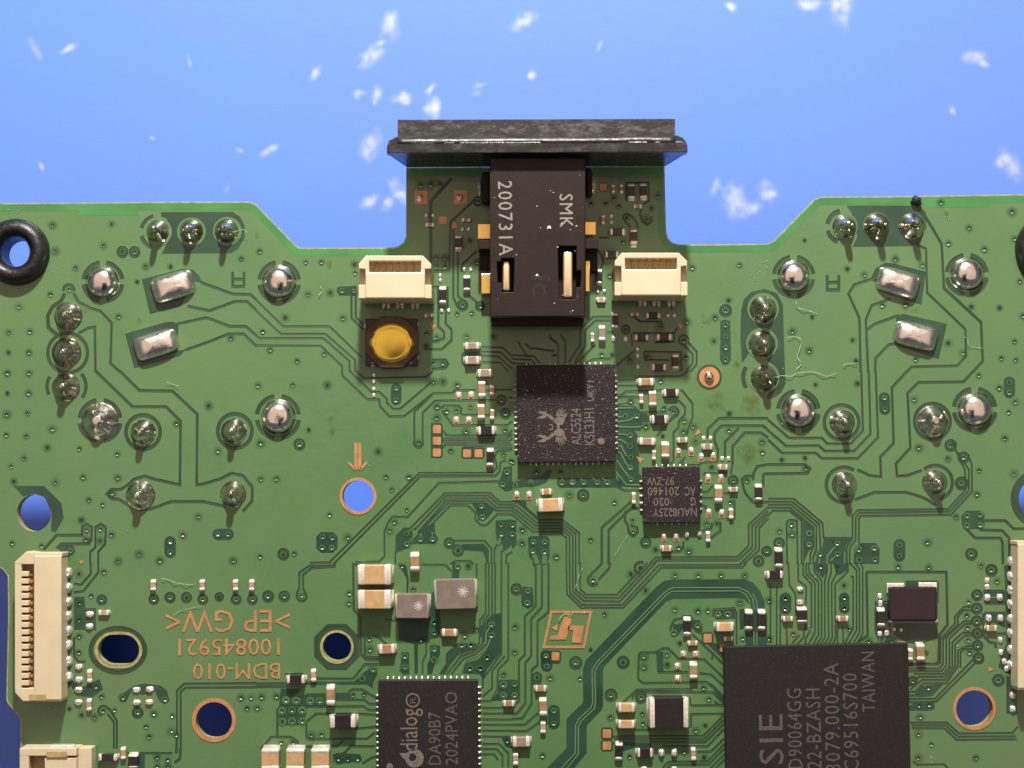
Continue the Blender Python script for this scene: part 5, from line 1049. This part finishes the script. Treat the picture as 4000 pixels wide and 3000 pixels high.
def dialog_marks():
    bm = bmesh.new(); z = .85; n = 28
    def done(nm):
        o = mesh_obj(nm, bm_mesh(nm, bm, ['laser']), dia); o.matrix_parent_inverse = Matrix.LocRotScale(dia.location, dia.rotation_euler, None).inverted()
    def rg(cx, cy, ro, ri, k, ox=0, oy=0):
        vs = []
        for (r, zz, a_, b_) in ((ro, z + .006, 0, 0), (ri, z + .006, ox, oy)):
            vs.append([bm.verts.new(pw(*dz(cx + a_ + r * math.cos(2 * PI * i / n), cy + b_ + r * math.sin(2 * PI * i / n)), zz)) for i in range(n)])
        for i in range(n): bm.faces.new((vs[0][i], vs[0][(i + 1) % n], vs[1][(i + 1) % n], vs[1][i]))
    rg(1355, 78, 62, 50, 0); done('registered_ring'); bm = bmesh.new(); rg(1370, 580, 80, 34, 0, -18, -10)
    prism(bm, [tuple(pw(*dz(x, y), z)[:2]) for x, y in ((1240, 535), (1300, 535), (1330, 560), (1300, 600), (1262, 570))], z, z + .007)
    done('emblem'); bm = bmesh.new()
    prism(bm, [tuple(pw(*dz(1155 + 28 * math.cos(2 * PI * i / 14), 650 + 28 * math.sin(2 * PI * i / 14)), z)[:2]) for i in range(14)], z, z + .006)
    done('pin_one_mark')
dialog_marks()
a = dz(1330, 50); b = dz(1382, 105); local_text(dia, 'R', a[0], a[1], b[0], b[1], 90, .85, 'laser_dim')
sie = ic(2833, 2520, 3552, 3060, .95, 'ic', 'large black processor chip with tall SIE lettering, lower right', [], rot=1.2)
for tx, x0, y0, x1, y1, m in (('SIE', 2965, 2790, 3060, 2985, 'laser_dim'), ('D90064GG', 3076, 2690, 3133, 3002, 'laser_dim'), ('22-BZASH', 3150, 2690, 3207, 3002, 'laser_dim'), ('3079.000-2A', 3221, 2590, 3280, 3012, 'laser_dim'), ('C69516S700', 3294, 2630, 3352, 3012, 'laser_dim'), ('TAIWAN', 3366, 2546, 3417, 2780, 'laser_dim')):
    local_text(sie, tx, x0, y0, x1, y1, 90, .95, m, tilt=1.2, spacing=1.1)
# black five-lead device, lower right
def power_chip():
    O(3000, 2200); bm = bmesh.new(); p, q = sp(1052, 205), sp(1462, 500)
    pbox(bm, p[0], p[1], q[0], q[1], .05, .95, .12, 2)
    o = mesh_obj('integrated_circuit', bm_mesh('chip_body', bm, ['chip_gloss']), BOARD, label='black square power chip with silver leads, right of the processor')
    for (x0, y0, x1, y1) in ((1028, 172, 1180, 260), (1302, 166, 1462, 250), (1036, 215, 1075, 345), (1040, 385, 1078, 515), (1440, 480, 1470, 515)):
        bm = bmesh.new(); p, q = sp(x0, y0), sp(x1, y1); pbox(bm, p[0], p[1], q[0], q[1], .02, .22, .06, 2); mesh_obj('lead', bm_mesh('lead', bm, ['tin']), o)
power_chip()

# ================================================================ etched lettering, lower left (upside down)
O(0, 0, 1)
for tx, x0, y0, x1, y1 in (('>EP GW<', 648, 2382, 1132, 2470), ('100845921', 697, 2494, 1092, 2560), ('BDM-010', 754, 2590, 1094, 2653)):
    o = text(tx, x0, y0, x1, y1, 180, .036, BOARD, 'copper', 'copper_lettering', tilt=0.4)
    o.scale[2] = 2

# ================================================================ rubber grommets in the mounting holes
def grommet(cx, cy, ro, ri, label):
    n = 48; prof = []
    Ro, Ri = ro / S, ri / S; mid = (Ro + Ri) / 2; hw = (Ro - Ri) / 2; hb = .95
    pts = [(Ri, -1.9), (Ri, .1)] + [(mid - hw * math.cos(PI * i / 10), .1 + hb * math.sin(PI * i / 10) * (1.0 if i < 6 else .95)) for i in range(1, 10)] + [(Ro, .1), (Ro, .02)]
    vs, fs = [], []
    for r, z in pts:
        for i in range(n): t = 2 * PI * i / n; j = 1 + random.uniform(-.006, .006); vs.append((r * math.cos(t) * j, r * math.sin(t) * j, z))
    for k in range(len(pts) - 1):
        for i in range(n): fs.append((k * n + (i + 1) % n, k * n + i, (k + 1) * n + i, (k + 1) * n + (i + 1) % n))
    q = pw(cx, cy, .5); q.z = 0
    o = mesh_obj('rubber_grommet', to_mesh('rubber_grommet', vs, fs, ['rubber'], smooth=True), None, loc=q)
    o['label'] = label; o['category'] = 'grommet'; o['group'] = 'rubber grommets at the board edges'
grommet(58, 982, 130, 57, 'black rubber ring in the upper left mounting hole, blue mat showing through')
grommet(4122, 975, 150, 57, 'black rubber ring cut off by the right border')

# ================================================================ joystick modules under the board carry it
def joystick(px, py):
    q = pw(px, py, 0); bm = bmesh.new()
    add_box(bm, q.x - 8, q.y - 8, -9.5, q.x + 8, q.y + 8, -T - .02, .6, 2)
    o = mesh_obj('joystick_module', bm_mesh('joystick_module', bm, ['res_black']), BOARD)
    me = lathe('joystick_cap', [(2.2, -9.4), (2.2, -13), (5.5, -14.2), (7.6, -15.2), (7.9, -16.2), (7.0, -17.3), (5.6, MATZ + .12), (2, MATZ + .25)], 32, ['rubber'])
    mesh_obj('joystick_cap', me, o, loc=(q.x, q.y, 0))
joystick(690, 1420); joystick(3440, 1420)

def shade_blocks():  # both boxes are added, unseen, to keep light out of the board's holes
    bm = bmesh.new(); a = pw(1480, 2150, 0); b = pw(3640, 3650, 0)
    add_box(bm, a.x, b.y, -15, b.x, a.y, -T - .3, .8, 2)
    mesh_obj('hole_shade_block', bm_mesh('hole_shade_block', bm, ['res_black']), BOARD)
    bm = bmesh.new(); a = pw(0, 2250, 0); b = pw(140, 3650, 0); add_box(bm, a.x, b.y, -17.5, b.x, a.y, -8, .4, 1)
    mesh_obj('edge_shade_block', bm_mesh('edge_shade_block', bm, ['res_black']), BOARD)
shade_blocks()

# the phone that takes the picture hangs just above its own lens; it darkens the ceiling's reflection in solder and lacquer
def phone():
    bm = bmesh.new(); add_box(bm, -37, -136, D + 1.2, 37, 11, D + 9, 3, 3)
    mesh_obj('smartphone', bm_mesh('smartphone', bm, ['slot_black']), None, kind='structure')
phone()

# ================================================================ dirt: lint, flux, a burnt crumb
def blob_patch(x, y, w_, h_, hgt, m, name, seed, label=None, cat=None, parent=None):
    random.seed(seed); n = 22; vs, fs = [], []; q = pw(*sp(x, y), 0); rr = [1 + random.uniform(-.28, .28) for _ in range(n)]
    for (r, z) in ((1, 0), (.85, .6), (.55, .9), (.2, 1)):
        for i in range(n):
            t = 2 * PI * i / n; k = rr[i] * r; vs.append((k * w_ / K / S / 2 * math.cos(t), k * h_ / K / S / 2 * math.sin(t), z * hgt * random.uniform(.8, 1.2)))
    for k in range(3):
        for i in range(n): fs.append((k * n + i, k * n + (i + 1) % n, (k + 1) * n + (i + 1) % n, (k + 1) * n + i))
    fs.append(tuple(3 * n + i for i in range(n)))
    me = to_mesh(name, vs, fs, [m], smooth=True); at = me.attributes.new('fade', 'FLOAT', 'POINT'); at.data.foreach_set('value', [f for f in (0.0, .55, .9, 1.0) for _ in range(n)])
    o = mesh_obj(name, me, parent, loc=(q.x, q.y, .040))
    if label: o['label'] = label; o['category'] = cat
    return o
O(1000, 1450); blob_patch(640, 400, 80, 110, .12, 'flux', 'flux_residue', 1, parent=BOARD); blob_patch(660, 510, 60, 130, .08, 'flux', 'flux_residue', 2, parent=BOARD)
O(1000, 700); blob_patch(635, 725, 90, 110, .05, 'flux', 'flux_residue', 3, parent=BOARD); blob_patch(15, 480, 70, 70, .05, 'flux', 'flux_residue', 4, parent=BOARD)
O(2000, 1450); blob_patch(1760, 260, 220, 200, .05, 'flux', 'flux_residue', 5, parent=BOARD); blob_patch(2060, 700, 260, 280, .06, 'flux', 'flux_residue', 6, parent=BOARD); blob_patch(2060, 270, 240, 320, .04, 'flux', 'flux_residue', 7, parent=BOARD); blob_patch(1745, 315, 60, 45, .12, 'flux', 'flux_residue', 8, parent=BOARD); blob_patch(1950, 655, 30, 30, .15, 'flux', 'flux_residue', 18, parent=BOARD)
O(2000, 700); blob_patch(1680, 1200, 120, 160, .04, 'flux', 'flux_residue', 9, parent=BOARD); blob_patch(1935, 1590, 70, 80, .08, 'flux', 'flux_residue', 10, parent=BOARD)
O(3000, 700); blob_patch(1270, 1125, 120, 60, .05, 'flux', 'flux_residue', 11, parent=BOARD); blob_patch(1540, 300, 60, 90, .04, 'flux', 'flux_residue', 12, parent=BOARD)
O(0, 700); blob_patch(740, 1120, 130, 90, .05, 'flux', 'flux_residue', 14, parent=BOARD); blob_patch(1205, 1215, 60, 70, .03, 'flux', 'flux_residue', 15, parent=BOARD)
O(3000, 700)
crumb = blob_patch(1275, 190, 92, 88, .42, 'debris_black', 'burnt_crumb', 21, 'small black burnt crumb on the upper right board edge', 'crumb')
def fibre(pts, label, r=.028, z=.15):
    P = []
    for i in range(len(pts) - 1):
        for k in range(5):
            t = k / 5; p0 = pts[max(i - 1, 0)]; p1 = pts[i]; p2 = pts[i + 1]; p3 = pts[min(i + 2, len(pts) - 1)]
            P.append(tuple(.5 * (2 * p1[j] + (p2[j] - p0[j]) * t + (2 * p0[j] - 5 * p1[j] + 4 * p2[j] - p3[j]) * t * t + (3 * p1[j] - p0[j] - 3 * p2[j] + p3[j]) * t ** 3) for j in (0, 1)))
    P.append(pts[-1])
    tube('lint_fibre', [pw(*sp(x, y), 0) + Vector((0, 0, z + .06 * math.sin(i * .9))) for i, (x, y) in enumerate(P)], r * .62, 'lint', None, 5, label, 'fibre')
fibre([(160, 1370), (235, 1362), (285, 1400), (270, 1470), (250, 1540), (285, 1600), (240, 1640)], 'curled pale fibre beside the dirty solder row, right half')
fibre([(240, 1060), (250, 1110), (320, 1130), (370, 1145), (420, 1165)], 'thin pale fibre below the upper right solder dome')
fibre([(640, 1610), (690, 1595), (770, 1590)], 'short pale fibre near the right trace pair')
fibre([(1690, 1365), (1720, 1385), (1735, 1440), (1850, 1460)], 'faint pale fibre crossing two traces at the right', .018)
O(3000, 1450); fibre([(60, 60), (110, 40), (200, 45), (260, 15), (400, 10), (500, 45), (580, 20)], 'long pale fibre under the dirty solder row, right half')
O(0, 2200); fibre([(1395, 130), (1450, 140), (1530, 170), (1600, 180), (1670, 185)], 'wavy pale fibre above the etched lettering'); fibre([(1500, 450), (1560, 410), (1640, 390), (1750, 370)], 'straight thin fibre touching the etched lettering', .018)
O(0, 1450); fibre([(1440, 92), (1490, 112), (1550, 130)], 'short straight fibre between the left traces', .02)
O(2000, 2200); fibre([(605, 40), (585, 90), (570, 140), (550, 210)], 'pale scratch-like fibre over the curved trace bundle', .022, .11); fibre([(400, 490), (450, 440), (520, 440), (510, 410)], 'pale tuft of lint on the copper emblem', .03, .14)
O(0, 700); fibre([(2010, 470), (2060, 455), (2110, 445), (2150, 470)], 'pale fibre at the upper left three pin solder row', .022, .5)
O(1000, 700); fibre([(560, 930), (565, 970), (545, 1010)], 'pale flake left of the cream socket', .035, .12)
O(2000, 1450); fibre([(1000, 1410), (960, 1480), (880, 1600)], 'thin straight hair between two traces, board centre', .014, .1)
# bright crumbs of solder scattered on the mask
random.seed(5); vs, fs = [], []
spots = [(50, 830, 8), (3570, 772, 12), (3600, 775, 6), (3690, 850, 6), (215, 1060, 4), (3110, 1430, 10), (3490, 1060, 4), (2960, 1075, 6), (2980, 1030, 5), (500, 2080, 4), (890, 1820, 4), (1460, 1810, 3), (1350, 2050, 5), (2270, 2385, 6), (3170, 2245, 5), (3750, 2520, 5), (3170, 2455, 4), (1660, 1250, 3), (3640, 2970, 6), (3050, 1660, 3), (2880, 1290, 4), (2720, 1270, 4), (850, 2060, 4), (210, 2770, 4)]
for (x, y, cnt) in spots:
    for i in range(cnt):
        q = pw(x + random.gauss(0, 14), y + random.gauss(0, 9), 0); r = random.uniform(.015, .045); b0 = len(vs); z = .045
        vs += [(q.x - r, q.y - r * .7, z), (q.x + r, q.y - r * .6, z), (q.x + r * .6, q.y + r, z), (q.x - r * .7, q.y + r * .8, z), (q.x, q.y, z + r * 1.2)]
        fs += [(b0, b0 + 1, b0 + 4), (b0 + 1, b0 + 2, b0 + 4), (b0 + 2, b0 + 3, b0 + 4), (b0 + 3, b0, b0 + 4)]
mesh_obj('solder_crumbs', to_mesh('solder_crumbs', vs, fs, ['solder_paste']), BOARD, kind='stuff')

# ================================================================ link the flat layers and the vias
for nm, ly, m in (('copper_clearance', AREA, 'gapfill'), ('trace_gaps', GAPS, 'gap'), ('copper_islands', LIGHT, 'mask'), ('bare_rim', RIM, 'rim'), ('routed_edge', EDGE, 'laminate')):
    mesh_obj(nm, to_mesh(nm, ly.v, ly.f, [m]), BOARD, kind='stuff')
vs, fs, mi = [], [], []
random.seed(9); n = 10
for (x, y) in VIAS:
    q = pw(x, y, 0); b0 = len(vs); s_ = random.uniform(.85, 1.1); X_, Y_ = q.x + random.uniform(-.012, .012), q.y + random.uniform(-.012, .012)
    for i in range(n): t = 2 * PI * i / n; vs.append((X_ + .115 * s_ * math.cos(t) * random.uniform(.9, 1.1), Y_ + .115 * s_ * math.sin(t) * random.uniform(.9, 1.1), 0.0475))
    fs.append(tuple(range(b0, b0 + n))); mi.append(1)
    if random.random() < .82:                         # lip of lacquer, coloured pale to paint in the via's glint
        k_ = random.uniform(.6, 1.15); a_, c_, h_ = .085 * s_ * k_, .062 * s_ * k_, .055 * k_; ox, oy = random.uniform(-.02, .02), -.115 * s_
        b1 = len(vs)
        for (r, z) in ((1, 0), (.7, .7), (.25, 1)):
            for i in range(8): t = 2 * PI * i / 8; vs.append((X_ + ox + a_ * r * math.cos(t) * random.uniform(.85, 1.15), Y_ + oy + c_ * r * math.sin(t), 0.0478 + h_ * z))
        for k in range(2):
            for i in range(8): fs.append((b1 + k * 8 + i, b1 + k * 8 + (i + 1) % 8, b1 + (k + 1) * 8 + (i + 1) % 8, b1 + (k + 1) * 8 + i)); mi.append(0)
        fs.append(tuple(b1 + 16 + i for i in range(8))); mi.append(0)
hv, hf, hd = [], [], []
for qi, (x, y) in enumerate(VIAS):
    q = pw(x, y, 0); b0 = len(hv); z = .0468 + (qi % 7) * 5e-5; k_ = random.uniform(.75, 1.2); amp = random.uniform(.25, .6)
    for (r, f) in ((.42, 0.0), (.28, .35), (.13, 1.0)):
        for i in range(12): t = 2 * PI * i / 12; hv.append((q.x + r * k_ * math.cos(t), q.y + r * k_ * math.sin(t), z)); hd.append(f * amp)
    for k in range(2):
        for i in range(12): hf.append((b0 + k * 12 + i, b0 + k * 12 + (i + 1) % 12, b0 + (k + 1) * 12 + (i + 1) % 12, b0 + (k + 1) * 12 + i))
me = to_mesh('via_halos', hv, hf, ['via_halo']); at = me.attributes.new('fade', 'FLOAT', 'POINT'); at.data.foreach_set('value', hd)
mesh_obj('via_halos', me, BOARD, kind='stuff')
me = to_mesh('vias', vs, fs, ['via_glint', 'hole_floor'], mi)
mesh_obj('vias', me, BOARD, kind='stuff')
